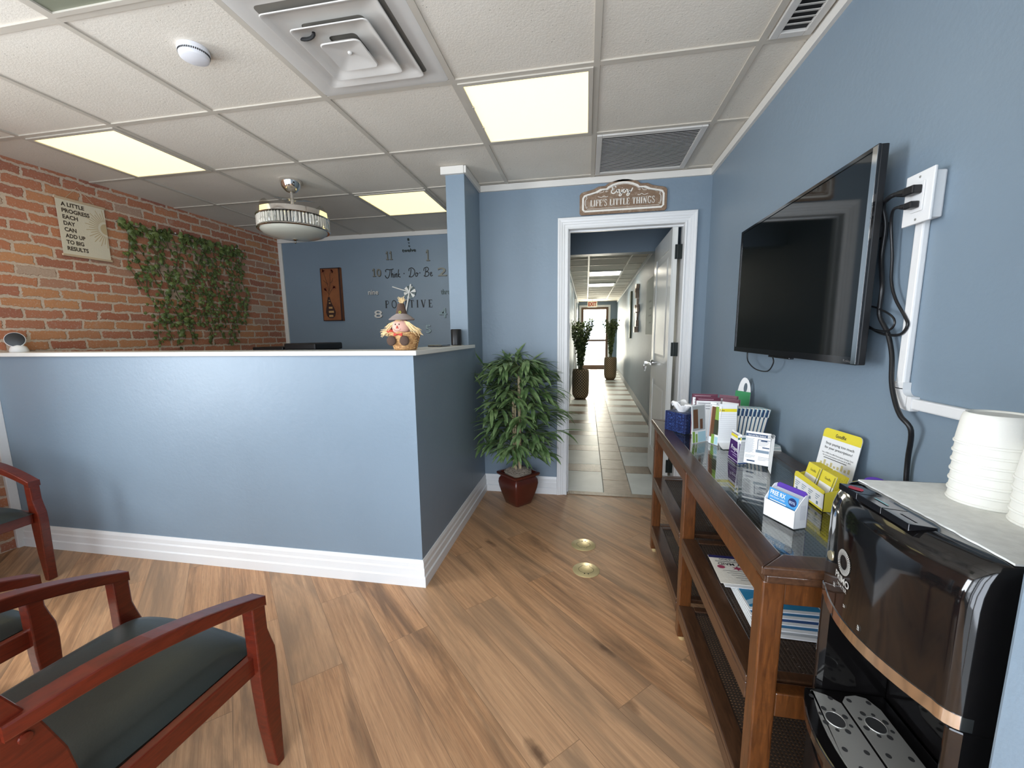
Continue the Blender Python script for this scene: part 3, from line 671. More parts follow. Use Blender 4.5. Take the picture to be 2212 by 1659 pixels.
# multifunction printer whose dark top shows above the ledge
pr_ = thing('office_printer', 'dark grey printer top showing behind the white reception ledge', 'printer', (-2.63,3.35,.74))
build(MB().box(-2.84,-2.28,3.12,3.56,.74,1.150), 'body', M('printer_grey', (.035,.035,.035), .4), parent=pr_, bevel=.01)
build(MB().box(-2.85,-2.55,3.14,3.54,1.151,1.181), 'lid', m_black, parent=pr_, bevel=.008)
build(MB().box(-2.54,-2.24,3.14,3.54,1.151,1.211), 'document_feeder', m_black, parent=pr_, bevel=.012)
mb = MB(); mb.box(-3.4,-1.9,3.0,3.75,.70,.74)
for a in ((-3.4,-3.37),(-1.93,-1.9)): mb.box(a[0],a[1],3.0,3.75,0,.70)
build(mb, 'desk', M('desk_laminate', (.30,.22,.15), .4), origin=(-2.65,3.4,0), label='reception desk behind the half wall carrying the printer', cat='desk')

# desk camera / base station at the left end of the ledge
wc = thing('security_camera', 'small white camera with oval black face on ledge', 'camera', (-3.37,1.93,LZ1))
build(MB().lathe([(0,LZ1+.0005),(.040,LZ1+.0005),(.041,LZ1+.01),(.034,LZ1+.030),(.020,LZ1+.042),(0,LZ1+.046)], (-3.37,1.93,0), 28), 'base', m_white, parent=wc, smooth='angle')
rot = (math.radians(78), 0, math.radians(52)); c0 = (-3.372,1.922,LZ1+.073)
mb = MB(); mb.lathe([(0,-.012),(.034,-.012),(.043,-.006),(.045,.003),(.043,.009),(0,.009)], c0, 36, rot); build(mb, 'shell', m_white, parent=wc, smooth='angle')
mb = MB(); mb.lathe([(0,.0115),(.038,.0105),(.0415,.0092),(.0415,.0085),(0,.0085)], c0, 36, rot); build(mb, 'black_face', m_black, parent=wc, smooth='angle')

# smart speaker and phone on the ledge beside the column
sp = build(MB().lathe([(0,LZ1+.0005),(.033,LZ1+.0005),(.036,LZ1+.004),(.036,LZ1+.104),(.033,LZ1+.108),(0,LZ1+.108)], (-.868,2.715,0), 36), 'cylinder_speaker', m_black, origin=(-.868,2.715,LZ1), label='black cylindrical speaker standing on the ledge against the column', cat='speaker', smooth='angle')
build(MB().box(-.935,-.845,2.36,2.52,LZ1+.0005,LZ1+.0115), 'tablet', m_gblack, origin=(-.89,2.44,LZ1), label='flat black handset lying on the ledge near the speaker', cat='phone', bevel=.004)

# canvas with a vase painted on it
m_canvas = None
def canvas():
    mt, nt, b = new_mat('rust_orange_canvas'); g = N(nt); tc = g.n('ShaderNodeTexCoord').outputs['Object']
    c = g.ramp(g.noise(tc, 5, 5, .6), [(.3,(.17,.048,.012)),(.7,(.29,.10,.028))]); g.l(c, b.inputs['Base Color']); b.inputs['Roughness'].default_value = .6
    A = thing('wall_canvas', 'tall rust orange canvas painted with a banded dark vase', 'painting', (-2.795,YR-.002,1.725))
    x0, x1, z0, z1, yy = -2.915, -2.675, 1.437, 2.012, YR-.038
    build(MB().box(x0,x1,yy,YR-.0008,z0,z1), 'stretched_canvas', mt, parent=A)
    m_dk = M('dark_umber_paint', (.035,.012,.008), .6); m_rd = M('dark_red_paint', (.13,.022,.010), .6); m_tan = M('pale_gold_paint', (.42,.24,.09), .6)
    f = '-Y'; o = (x0, yy, z0); mb = MB()
    for a in ((0,.24,0,.010),(0,.24,.565,.575),(0,.008,0,.575),(.220,.24,0,.575)): ribbon(mb, [(a[0],(a[2]+a[3])/2),(a[1],(a[2]+a[3])/2)], a[3]-a[2], o, f)
    vase = [(.075,.262),(.098,.262),(.105,.225),(.122,.18),(.150,.125),(.160,.095),(.150,.055),(.122,.030),(.078,.030),(.050,.055),(.038,.095),(.045,.14),(.058,.19),(.066,.23)]
    mb.prism(vase, (x0,yy-.0006,z0), (1,0,0), (0,0,1), .0006)
    for pts in ([(.088,.26),(.092,.33),(.080,.40),(.050,.50),(.04,.54)],[(.09,.30),(.115,.42),(.118,.50),(.14,.545)],[(.088,.28),(.12,.33),(.15,.36)],[(.086,.30),(.060,.335),(.05,.355)],[(.092,.40),(.05,.43),(.035,.445)],[(.112,.41),(.14,.43),(.15,.465)]):
        ribbon(mb, [(p.x,p.y) for p in smooth_line([(a,b_,0) for a,b_ in pts],4)], .0042, o, f)
    build(mb, 'painted_vase', m_dk, parent=A)
    mb = MB(); random.seed(3)
    for cx, cy in ((.035,.545),(.15,.545),(.16,.37),(.045,.35)):
        for k in range(9):
            a = random.uniform(0,2*PI); r = random.uniform(.012,.034)
            ribbon(mb, [(cx,cy),(cx+r*.5*math.cos(a),cy+r*.5*math.sin(a)),(cx+r*math.cos(a+.2),cy+r*math.sin(a+.2))], .013, (x0,yy-.0004,z0), f, taper=lambda t: math.sin(PI*min(1,t+.1)))
    build(mb, 'painted_leaves', m_rd, parent=A)
    mb = MB()
    for zc, w_, h_, sx in ((.055,.05,.024,.10),(.10,.062,.022,.105),(.145,.045,.022,.10),(.195,.02,.014,.092),(.225,.012,.010,.088)): ribbon(mb, [(sx-w_/2,zc),(sx+w_/2,zc)], h_, (x0,yy-.0007,z0), f)
    build(mb, 'painted_bands', m_tan, parent=A)
canvas()

# wall clock of separate mirror numerals
CKX, CKZ, CKY = -1.880, 1.727, YR-.0008
ck = thing('wall_clock', 'oversized frameless wall clock of mirrored numerals and hands', 'clock', (CKX, CKY, CKZ))
m_mir = M('smoked_mirror_acrylic', (.20,.20,.17), .3, metal=.4); m_mirb = M('bright_mirror_acrylic', (.70,.70,.66), .3, metal=.3); m_mird = M('dark_mirror_acrylic', (.07,.09,.09), .25, metal=.7)
ONE = [(0,.78),(.36,1),(.66,1),(.66,.09),(1,.09),(1,0),(.02,0),(.02,.09),(.36,.09),(.36,.80),(0,.68)]
def numeral(txt, x, z, h, wd, mat, bold=.008):
    mb = MB()
    if set(txt) == {'1'}:
        n = len(txt); w1 = wd/n*.82
        for k in range(n):
            x0 = x - wd/2 + wd/n*k; mb.add([(x0+a*w1, CKY-.004, z+c*h) for a, c in ONE], [tuple(range(len(ONE)))])
    elif txt == '10':
        mb.add([(x-wd/2+a*wd*.38, CKY-.004, z+c*h) for a, c in ONE], [tuple(range(len(ONE)))])
        t2 = MB(); put_text(t2, '0', (x+wd*.22, CKY-.004, z), '-Y', width=wd*.52, size=1, bold=.012, align='CENTER', sy=h/.73); mb.add(t2.v, t2.f)
    else: put_text(mb, txt, (x, CKY-.004, z), '-Y', width=wd, size=1, bold=bold, align='CENTER', sy=h/.73)
    o = build(mb, 'numeral', mat, parent=ck)
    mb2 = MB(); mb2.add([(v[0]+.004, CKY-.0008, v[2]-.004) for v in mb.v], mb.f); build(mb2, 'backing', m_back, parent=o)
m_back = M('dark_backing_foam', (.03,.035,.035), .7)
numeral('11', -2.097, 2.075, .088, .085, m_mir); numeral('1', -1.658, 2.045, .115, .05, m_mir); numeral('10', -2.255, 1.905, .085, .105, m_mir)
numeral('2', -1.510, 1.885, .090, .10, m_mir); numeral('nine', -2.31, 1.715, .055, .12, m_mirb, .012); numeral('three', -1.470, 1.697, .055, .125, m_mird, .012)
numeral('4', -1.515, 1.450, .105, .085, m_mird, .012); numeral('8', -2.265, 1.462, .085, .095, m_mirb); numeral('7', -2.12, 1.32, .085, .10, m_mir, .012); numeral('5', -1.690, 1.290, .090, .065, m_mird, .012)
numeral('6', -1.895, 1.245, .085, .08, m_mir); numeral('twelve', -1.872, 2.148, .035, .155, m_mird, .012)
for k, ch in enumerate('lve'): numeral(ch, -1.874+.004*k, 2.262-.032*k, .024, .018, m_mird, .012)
def wedge_disc(mat, par, nm, sel):
    mb = MB()
    for k in range(12):
        if k % 2 != sel: continue
        a0, a1 = 2*PI*k/12, 2*PI*(k+1)/12
        mb.prism([(0,0),(.068*math.cos(a0),.068*math.sin(a0)),(.068*math.cos((a0+a1)/2),.068*math.sin((a0+a1)/2)),(.068*math.cos(a1),.068*math.sin(a1))], (CKX,CKY-.012,CKZ), (1,0,0), (0,0,1), -.010)
    build(mb, nm, mat, parent=par)
wedge_disc(m_mirb, ck, 'hub_facets', 0); wedge_disc(m_mird, ck, 'hub', 1)
def hand(dx, dz, w_, off, back):
    d = Vector((dx,0,dz)); e = d.normalized()
    build(MB().bar(Vector((CKX,CKY-off,CKZ)) - e*back, Vector((CKX,CKY-off,CKZ)) + d, .003, w_, up=(e.z,0,-e.x)), 'hand', m_mirb, parent=ck)
hand(-.195, .062, .011, .018, .02); hand(-.105, -.43, .014, .024, .085)

# wall lettering
m_vinyl = M('black_vinyl', (.018,.022,.025), .5)
mb = MB(); serif(mb, 'POSITIVE', (-2.180, YR, 1.565), '-Y', .575, .080, slope=-.005, space=.32)
build(mb, 'wall_lettering', m_vinyl, origin=(-1.9,YR-.001,1.6), label='spaced black capitals spelling POSITIVE on the reception back wall', cat='wall decal')
THINK = [  # script strokes on a unit grid, x right, y up
 [(.00,.18),(-.05,.30),(.10,.02),(.30,.02),(.48,.35),(.56,.70),(.58,.98)], [(.10,.70),(.02,.86),(.20,1.0),(.50,.95),(.85,.98),(1.0,1.05)],
 [(.78,.95),(.72,.45),(.70,.05)],[(.72,.25),(.82,.48),(.90,.42),(.88,.10),(.98,.06)],
 [(1.06,.45),(1.04,.12),(1.12,.06)],[(1.08,.62),(1.085,.66)],
 [(1.20,.45),(1.18,.05)],[(1.19,.25),(1.30,.47),(1.37,.40),(1.34,.10),(1.42,.06)],
 [(1.62,.95),(1.54,.45),(1.50,.05)],[(1.72,.45),(1.55,.24),(1.72,.05),(1.80,.10)]]
DO = [[(.28,.95),(.22,.5),(.10,.08),(.0,.04)],[(.02,.70),(.05,.95),(.40,1.05),(.70,.75),(.62,.28),(.30,.02),(-.02,.12)],
 [(.98,.40),(.86,.46),(.78,.26),(.84,.06),(.98,.12),(1.04,.34),(.97,.44),(1.14,.34)]]
BE = [[(.26,.95),(.20,.5),(.12,.06)],[(.0,.66),(.08,.96),(.42,1.05),(.56,.80),(.34,.56),(.24,.54)],[(.26,.55),(.56,.46),(.54,.14),(.24,.0),(-.02,.12)],
 [(.76,.22),(.92,.32),(.88,.46),(.76,.38),(.76,.12),(.90,.04),(1.04,.16)]]
mb = MB()
for st, x0 in ((THINK, -2.155), (DO, -1.885), (BE, -1.715)): script(mb, st, (x0, YR, 1.885), '-Y', .096, .090, .0100)
for x in (-1.940, -1.760): mb.prism([(.007*math.cos(a*PI/4),.007*math.sin(a*PI/4)) for a in range(8)], (x,YR-.0004,1.925), (1,0,0), (0,0,1), .0004)
build(mb, 'wall_lettering', m_vinyl, origin=(-1.88,YR-.001,1.92), label='black script decal reading Think Do Be between the clock numerals', cat='wall decal')

# canvas scroll poster on the brick wall
ps = thing('scroll_poster', 'cream cloth scroll poster with motto and sunburst on brick', 'poster', (XL+.002,2.405,2.0))
m_cloth = M('cream_cloth', (.66,.60,.47), .8, bump=.15, bscale=200); m_ink = M('dark_brown_ink', (.045,.03,.02), .7); m_sun = M('tan_ink', (.50,.39,.23), .7); m_rod = M('pale_wood_rod', (.55,.42,.28), .5)
py0, py1, pz0, pz1, px = 2.262, 2.552, 1.822, 2.196, XL+.014
build(MB().box(px-.001,px+.001,py0+.004,py1-.004,pz0,pz1), 'cloth', m_cloth, parent=ps)
build(MB().box(px-.007,px+.006,py0-.002,py1+.002,pz1-.012,pz1+.002), 'top_rod', m_rod, parent=ps, bevel=.002)
build(MB().box(px-.007,px+.006,py0-.002,py1+.002,pz0-.002,pz0+.012), 'bottom_rod', m_rod, parent=ps, bevel=.002)
build(MB().tube([(px,py0+.06,pz1),(XL+.008,2.405,HC-.065),(px,py1-.06,pz1)],.0014,6), 'string', m_rod, parent=ps)
mb = MB(); o = px+.0016
for k, (t, wd) in enumerate((('A LITTLE',.126),('PROGRESS',.152),('EACH',.082),('DAY',.063),('CAN',.064),('ADD UP',.108),('TO BIG',.096),('RESULTS',.116))):
    put_text(mb, t, (o, py0+.030, pz1-.052-.0405*k), '+X', width=wd*1.04, size=1, bold=.036, sy=.035)
build(mb, 'lettering', m_ink, parent=ps)
mb = MB()
for k in range(19):
    a = math.radians(97 + k*170/18); r0, r1 = .052, (.130 if k % 2 == 0 else .108)
    ribbon(mb, [(r0*math.cos(a), r0*math.sin(a)),(r1*math.cos(a), r1*math.sin(a))], .0048, (o-.0008, py1-.006, 2.045), '+X')
mb.prism([(0,-.038)]+[(-.038*math.sin(t*PI/12),-.038*math.cos(t*PI/12)) for t in range(1,12)]+[(0,.038)], (o-.0004,py1-.006,2.045), (0,1,0), (0,0,1), .0004)
build(mb, 'sunburst', m_sun, parent=ps)

# artificial ivy hung over the bricks
random.seed(11)
iv = thing('ivy_curtain', 'artificial ivy strands pinned in a curtain across the brick wall', 'artificial ivy', (XL+.02,3.2,1.7))
m_ivy = mat_leaf('ivy_leaf', (.055,.085,.020), (.17,.22,.06)); m_vine = M('vine_stem', (.06,.08,.03), .6)
LEAF = [(0,-.5),(.28,-.42),(.5,-.12),(.30,.02),(.34,.34),(.10,.24),(0,.55),(-.10,.24),(-.34,.34),(-.30,.02),(-.5,-.12),(-.28,-.42)]
def ivy_leaf(mb, p, s_):
    n = Vector((1, random.uniform(-.7,.7), random.uniform(-.5,.7))).normalized(); a = random.uniform(-.9,.9)
    ay = Vector((0, math.sin(a), -math.cos(a))); ay = (ay - n*ay.dot(n)).normalized(); ax = ay.cross(n)
    mid = Vector(p) + n*s_*.12
    pts = [Vector(p) + ax*x*s_ + ay*y*s_ for x, y in LEAF]
    mb.add([mid]+pts, [(0, i+1, (i+1) % 12 + 1) for i in range(12)])
lf = MB()
vine_top = lambda y: 2.125 - .012*math.sin((y-2.6)*9)
mw = MB(); mw.tube([(XL+.012, 2.62+.1*k, vine_top(2.62+.1*k)) for k in range(12)], .003, 5)
build(mw, 'hanging_wire', m_vine, parent=iv)
for k in range(20):
    y = 2.66 + k*1.06/19 + random.uniform(-.02,.02); z = vine_top(y); drop = (.95 if k > 3 else .55+.12*k) * random.uniform(.72,1.02); pts = []
    if k % 5 == 2: drop = .95
    steps = int(drop/.03)
    for j in range(steps):
        yy = y + .028*math.sin(j*.5+k*1.7) + (.12*(j/32)*(1-k/14) if k < 8 else 0); pts.append((XL+.012+.006*math.sin(j), yy, max(1.20, z - j*.03)))
        for r_ in range(random.choice((1,1,2))):
            ivy_leaf(lf, (XL+random.uniform(.012,.035), yy+random.uniform(-.035,.035), pts[-1][2]+random.uniform(-.02,.02)), random.uniform(.024,.044))
    build(MB().tube(pts, .0022, 5), 'vine', m_vine, parent=iv)
for q in range(220): ivy_leaf(lf, (XL+random.uniform(.012,.03), random.uniform(2.72,3.72), random.uniform(1.35,2.05)), random.uniform(.022,.038))
for q in range(110): y = random.uniform(2.63,3.74); ivy_leaf(lf, (XL+random.uniform(.012,.04), y, vine_top(y)+random.uniform(-.07,.02)), random.uniform(.036,.06))
build(lf, 'leaves', m_ivy, parent=iv)
mb = MB()
for k in range(9): y = 2.70+.123*k; mb.lathe([(0,-.008),(.008,0),(0,.008)], (XL+.018,y,vine_top(y)+.006), 6)
build(mb, 'wall_clips', m_white, parent=iv)

# scarecrow basket on the ledge
random.seed(4)
sx0, sy0, sz = -.878, 1.925, LZ1
S = thing('scarecrow_basket', 'wicker basket scarecrow with straw hair and pointed hat on ledge', 'scarecrow decoration', (sx0, sy0, sz))
mt, nt, b = new_mat('woven_wicker'); g = N(nt); tc = g.n('ShaderNodeTexCoord').outputs['Object']
c = g.ramp(g.noise(tc, 90, 3), [(.35,(.36,.17,.06)),(.65,(.66,.40,.17))]); g.l(c, b.inputs['Base Color']); b.inputs['Roughness'].default_value = .6; m_wick = mt
mb = MB()
for k in range(13):
    z = sz+.006+.0058*k; r = .052+.0017*k
    mb.tube([(sx0+(r+.0018*math.sin(t*PI/2+(k%2)*PI))*math.cos(2*PI*t/32), sy0+(r+.0018*math.sin(t*PI/2+(k%2)*PI))*math.sin(2*PI*t/32), z) for t in range(33)], .0040, 6)
mb.tube([(sx0+.074*math.cos(2*PI*t/32), sy0+.074*math.sin(2*PI*t/32), sz+.082+.002*math.sin(t*1.6)) for t in range(33)], .0055, 7)
mb.lathe([(0,.0006),(.050,.0006),(.071,.076),(0,.072)], (sx0,sy0,sz), 28)
build(mb, 'basket', m_wick, parent=S, smooth=True)
m_face = M('peach_felt', (.72,.42,.33), .8); m_red = M('red_felt', (.50,.06,.04), .8); m_brn = M('brown_felt', (.085,.05,.035), .9, bump=.2, bscale=200); m_gry = M('grey_felt', (.30,.25,.23), .9, bump=.2, bscale=200); m_straw = M('raffia_straw', (.78,.58,.30), .6)
hz = sz+.110
build(MB().lathe([(0,-.040),(.024,-.035),(.039,-.018),(.043,0),(.039,.020),(.024,.036),(0,.041)], (sx0-.002,sy0-.034,hz), 28), 'face', m_face, parent=S, smooth=True)
fy_ = sy0-.034-.0440
mb = MB()
for dx in (-.0095,.0095): mb.lathe([(0,-.0045),(.0032,0),(0,.0045)], (sx0-.003+dx,fy_+.0035,hz+.013), 10)
ribbon(mb, [(p.x,p.y) for p in smooth_line([(-.019,-.006,0),(-.012,-.015,0),(0,-.018,0),(.011,-.015,0),(.018,-.007,0)],4)], .0014, (sx0-.002, fy_+.0005, hz), '-Y')
build(mb, 'eyes_and_mouth', m_black, parent=S)
build(MB().prism([(-.0055,-.006),(.0055,-.006),(0,.008)], (sx0-.002,fy_-.003,hz), (1,0,0), (0,0,1), -.004), 'nose', m_red, parent=S)
mb = MB(); mb.prism([(-.022,-.008),(0,.0),(.022,-.008),(.022,.010),(0,.003),(-.022,.010)], (sx0,fy_-.002,hz-.036), (1,0,0), (0,0,1), -.006)
mb.obox((sx0-.050,sy0-.03,hz-.022),.045,.03,.02,(0,.45,0))
build(mb, 'bow_tie', m_red, parent=S, bevel=.002)
build(MB().lathe([(0,.018),(.030,.022),(.058,.016),(.062,.020),(.045,.034),(.026,.046),(.022,.058),(.014,.092),(.010,.094),(0,.095)], (sx0-.002,sy0-.024,hz+.018), 30), 'hat', [m_gry], parent=S, smooth='angle')
build(MB().lathe([(.0265,.045),(.0245,.056),(.0165,.090),(.012,.095),(0,.0955)], (sx0-.002,sy0-.024,hz+.0185), 30), 'hat_crown', m_brn, parent=S, smooth='angle')
mb = MB()
for k in range(5): a = 2*PI*k/5; mb.lathe([(0,-.003),(.0035,0),(0,.003)], (sx0+.003+.005*math.cos(a),sy0-.024-.027,hz+.070+.005*math.sin(a)), 6)
build(mb, 'hat_flower', M('yellow_flower_felt', (.55,.50,.10), .8), parent=S)
mb = MB()
def tuft(c, d, n, spread, L, r=.0013):
    for _ in range(n):
        dd = (Vector(d)+Vector([random.uniform(-spread,spread) for _ in range(3)])).normalized(); p = Vector(c)+Vector([random.uniform(-.006,.006) for _ in range(3)]); l = L*random.uniform(.6,1.1)
        mb.tube([p, p+dd*l*.5+Vector((0,0,.004)), p+dd*l+Vector((0,0,-.004))], [r, r*1.1, r*.7], 4)
tuft((sx0+.002,sy0-.024,hz+.108), (.1,0,1), 40, .5, .038)
tuft((sx0-.030,sy0-.05,hz+.022), (-.75,-.2,-.6), 22, .16, .052); tuft((sx0+.028,sy0-.05,hz+.022), (.85,-.2,-.55), 34, .20, .075, .0018)
tuft((sx0-.070,sy0-.03,hz-.020), (-1,0,-.1), 36, .65, .040, .0018); tuft((sx0+.060,sy0-.03,hz-.010), (.8,-.1,-.35), 22, .4, .045, .0016)
tuft((sx0,sy0-.060,hz+.034), (0,-.3,-.4), 18, .6, .016)
build(mb, 'straw_hair', m_straw, parent=S)
for dx in (-.036,.030):
    mb = MB(); mb.lathe([(0,-.012),(.014,-.010),(.022,-.003),(.024,.004),(.018,.010),(0,.012)], (sx0+dx,sy0-.072,sz+.046), 22, (PI/2,0,0)); build(mb, 'shoe', m_brn, parent=S, smooth=True)

# ================================================================== DOOR SIGN
def door_sign():
    A = thing('wooden_sign', 'distressed brown wooden sign with scalloped top above the doorway', 'sign', (.235,YW-.001,2.11))
    m_sw = mat_wood('weathered_sign_wood', (.16,.095,.055), (.28,.18,.11), .6, (4,4,30), 0, worn=(.36,.27,.19))
    m_cp = M('chalky_white_paint', (.80,.76,.68), .7, var=.06, vscale=60)
    W, H0 = .296, .155
    def outline(i):   # inset i
        w_ = W-i; P = [(-w_+.012,i),(w_-.012,i),(w_,i+.012),(w_,H0-i-.02),(w_-.010,H0-i*.9-.006)]
        top = []
        pts = [(.245,.160),(.200,.170),(.165,.186),(.120,.187),(.105,.200),(.070,.214),(.035,.222),(0,.225)]
        for x, y in pts: top.append((x*(w_/W), y-i))
        P += [(w_-.03, .157-i)] + top + [(-x, y) for x, y in top[-2::-1]] + [(-w_+.03,.157-i),(-w_+.010,H0-i*.9-.006),(-w_,H0-i-.02),(-w_,i+.012)]
        return P
    o = (.235, YW-.001, 2.098); yf = YW-.016
    tilt = .0
    build(MB().prism(outline(0), (o[0],yf,o[2]), (1,0,0), (0,0,1), -.0148), 'board', m_sw, parent=A, bevel=.003)
    def loop(mb, i, w_):
        P = outline(i); P = P + [P[0]]; ribbon(mb, P, w_, (o[0],yf,o[2]), '-Y', .0006)
    mb = MB(); loop(mb, .024, .013)
    P = [(x*.93, .018+(y)*.86) for x, y in outline(.024)]; ribbon(mb, P+[P[0]], .0022, (o[0],yf,o[2]), '-Y', .0006)
    build(mb, 'white_border', m_cp, parent=A)
    mb = MB(); serif(mb, "LIFE'S LITTLE THINGS", (o[0]-.222,yf,o[2]+.054), '-Y', .440, .044, space=.03)
    EN = [[(.50,.78),(.40,1.0),(.16,.92),(.14,.66),(.34,.58),(.10,.46),(.04,.16),(.26,.0),(.52,.22)],
      [(.52,.22),(.66,.46),(.66,.05)],[(.66,.25),(.78,.48),(.88,.40),(.84,.10),(.96,.08)],
      [(1.12,.46),(1.10,.10),(1.04,-.30),(.86,-.34),(.90,-.14),(1.26,.12)],[(1.14,.64),(1.15,.68)],
      [(1.46,.40),(1.30,.44),(1.24,.20),(1.34,.04),(1.48,.14),(1.50,.36),(1.44,.44),(1.62,.38)],
      [(1.70,.46),(1.68,.16),(1.80,.06),(1.98,.46)],[(1.98,.46),(1.92,.05),(1.82,-.34),(1.64,-.34),(1.70,-.12),(2.04,.16),(2.22,.60)]]
    script(mb, EN, (o[0]-.080,yf,o[2]+.132), '-Y', .066, .050, .0075)
    for s in (-1, 1):
        ribbon(mb, [(s*p.x,p.y) for p in smooth_line([(.17,.118,0),(.145,.112,0),(.125,.120,0),(.115,.112,0),(.100,.116,0)],4)], .003, (o[0],yf,o[2]), '-Y')
        ribbon(mb, [(s*p.x,p.y) for p in smooth_line([(.16,.142,0),(.135,.146,0),(.125,.158,0),(.113,.156,0),(.116,.146,0),(.10,.150,0)],4)], .0025, (o[0],yf,o[2]), '-Y')
        ribbon(mb, [(s*p.x,p.y) for p in smooth_line([(.252,.125,0),(.244,.110,0),(.256,.098,0),(.258,.070,0),(.250,.055,0),(.240,.050,0)],4)], .0025, (o[0],yf,o[2]), '-Y')
    build(mb, 'lettering', m_cp, parent=A)
    A.rotation_euler = (0, 0, 0)
door_sign()

# ================================================================== PLANTS AND FLOOR DISCS
m_soil = M('dark_soil', (.05,.035,.025), .9, bump=.5, bscale=60)
def bamboo():
    random.seed(21); cx, cy = -.490, 2.945
    P = thing('potted_bamboo', 'artificial bamboo plant in a square red pot beside the doorway', 'potted plant', (cx, cy, 0), math.radians(0))
    m_pot = M('oxblood_glazed_ceramic', (.085,.016,.009), .28, coat=.5, var=.25, vscale=8)
    A = math.radians(48)
    def sq(h, z, r=.018):
        out = []
        for q in range(4):
            for k in range(4):
                a = q*PI/2 + k*PI/6; ox = h-r; sx = (1,-1,-1,1)[q]; sy = (1,1,-1,-1)[q]
                x, y = sx*ox + r*math.cos(a), sy*ox + r*math.sin(a)
                out.append((cx + x*math.cos(A)-y*math.sin(A), cy + x*math.sin(A)+y*math.cos(A), z))
        return out
    lv = [(.070,.0005),(.074,.004),(.082,.03),(.096,.08),(.108,.13),(.113,.165),(.110,.190),(.101,.208),(.098,.214),(.106,.220),(.118,.224),(.122,.230),(.122,.240),(.118,.244),(.104,.244),(.098,.236),(.095,.225)]
    mb = MB(); rows = [sq(h, z, min(.02, h*.25)) for h, z in lv]; mb.grid(rows, close=True); mb.add(rows[0], [tuple(range(16))])
    build(mb, 'pot', m_pot, parent=P, smooth='angle')
    m_moss = M('dried_spanish_moss', (.40,.33,.26), .9); mb = MB()
    for _ in range(420):
        a, r = random.uniform(0,2*PI), .095*math.sqrt(random.random()); x, y = cx+r*math.cos(a), cy+r*math.sin(a); z = .245 + .028*(1-(r/.095)**2)
        d = Vector((random.uniform(-1,1),random.uniform(-1,1),random.uniform(-.3,.3)))*.018; e = Vector((random.uniform(-1,1),random.uniform(-1,1),random.uniform(-.2,.5)))*.010
        mb.tube([Vector((x,y,z))-d, Vector((x,y,z))+e, Vector((x,y,z))+d], .0016, 4)
    mb.lathe([(0,.226),(.096,.226),(.085,.240),(.05,.255),(0,.262)], (cx,cy,0), 20)
    build(mb, 'moss', m_moss, parent=P)
    m_cane = M('pale_bamboo_cane', (.52,.42,.25), .5, var=.2, vscale=20)
    canes = [((.018,-.012),(.012,.0),1.00,.0115),((-.028,.0),(-.036,.01),.93,.010),((.0,.03),(.01,.04),.98,.009),((-.01,-.030),(-.012,-.03),.80,.006)]
    for (x, y), (x2, y2), h, r in canes:
        pts = []; rr = []
        n = int((h-.22)/.105)
        for k in range(n+1):
            z = .22 + k*.105; t = k/n; q = Vector((cx+x+(x2-x)*t, cy+y+(y2-y)*t, z))
            pts += [q, q+Vector((0,0,.004)), q+Vector((0,0,.009))]; rr += [r, r*1.22, r]
        build(MB().tube(pts, rr, 10), 'cane', m_cane, parent=P, smooth='angle')
    m_bl = mat_leaf('bamboo_leaf', (.07,.14,.04), (.25,.36,.155)); m_tw = M('green_twig', (.14,.17,.06), .6)
    lf = MB(); tw = MB()
    def blade(p, d, L, wd, droop):
        d = d.normalized(); side = d.cross(Vector((0,0,1))); side = side.normalized() if side.length > .01 else Vector((1,0,0))
        L_, R_, C_ = [], [], []; q = Vector(p); dd = d.copy(); n = 7
        for k in range(n+1):
            t = k/n; ww = wd*(math.sin(PI*min(1,(t*.94+.05)))**.75)*(1 if t < .5 else 1.15-.3*t)
            up = side.cross(dd).normalized()
            C_.append(q - up*ww*.25); L_.append(q+side*ww); R_.append(q-side*ww)
            dd = (dd + Vector((0,0,-droop/n))).normalized(); q = q + dd*L/n
        lf.grid([L_, C_, R_])
    nb = 112
    for i in range(nb):
        t = (i+.5)/nb; z = .33 + t*.80; c = canes[i % 3]; a = i*2.399 + random.uniform(-.3,.3)
        rad = (.22 + .09*math.sin(PI*t))*(1.15 - .45*t) * random.uniform(.6,1.1) * (1 - .35*max(0,t-.8)/.2)
        p0 = Vector((cx+c[0][0], cy+c[0][1], min(z, c[2]+.03))); dirn = Vector((math.cos(a), math.sin(a), random.uniform(.15,.6)))
        # the wall corner behind limits the reach
        end = p0 + dirn*rad
        end.y = min(end.y, YW-.05); end.x = max(end.x, CFX+.05)
        mid = p0.lerp(end, .5) + Vector((0,0,.02)); tw.tube([p0, mid, end], [.0024,.002,.0014], 5)
        nl = random.choice((7,8,9))
        for k in range(nl):
            s = .35 + .65*k/(nl-1); q = p0.lerp(mid, s*2) if s < .5 else mid.lerp(end, s*2-1)
            aa = a + (-1)**k * random.uniform(.25,1.1) * (1.15 - .55*s); dd = Vector((math.cos(aa), math.sin(aa), random.uniform(-.15,.45)))
            L = random.uniform(.12,.19)
            tip = q + dd*L
            if tip.y > YW-.012: dd.y *= .2
            if tip.x < CFX+.012: dd.x *= .2
            blade(q, dd, L, random.uniform(.0115,.0175), random.uniform(.4,1.3))
    for k in range(7):
        a = k*.9; blade((cx+.005,cy,1.10), Vector((math.cos(a),math.sin(a)*.8,.9)), .15, .010, 1.6)
    for q in (tw, lf): q.v = [(max(v[0], CFX+.008), min(v[1], YW-.008 if v[0] < DX0-.09 else YW-.028), v[2]) for v in q.v]
    build(tw, 'twigs', m_tw, parent=P); build(lf, 'foliage', m_bl, parent=P)
bamboo()
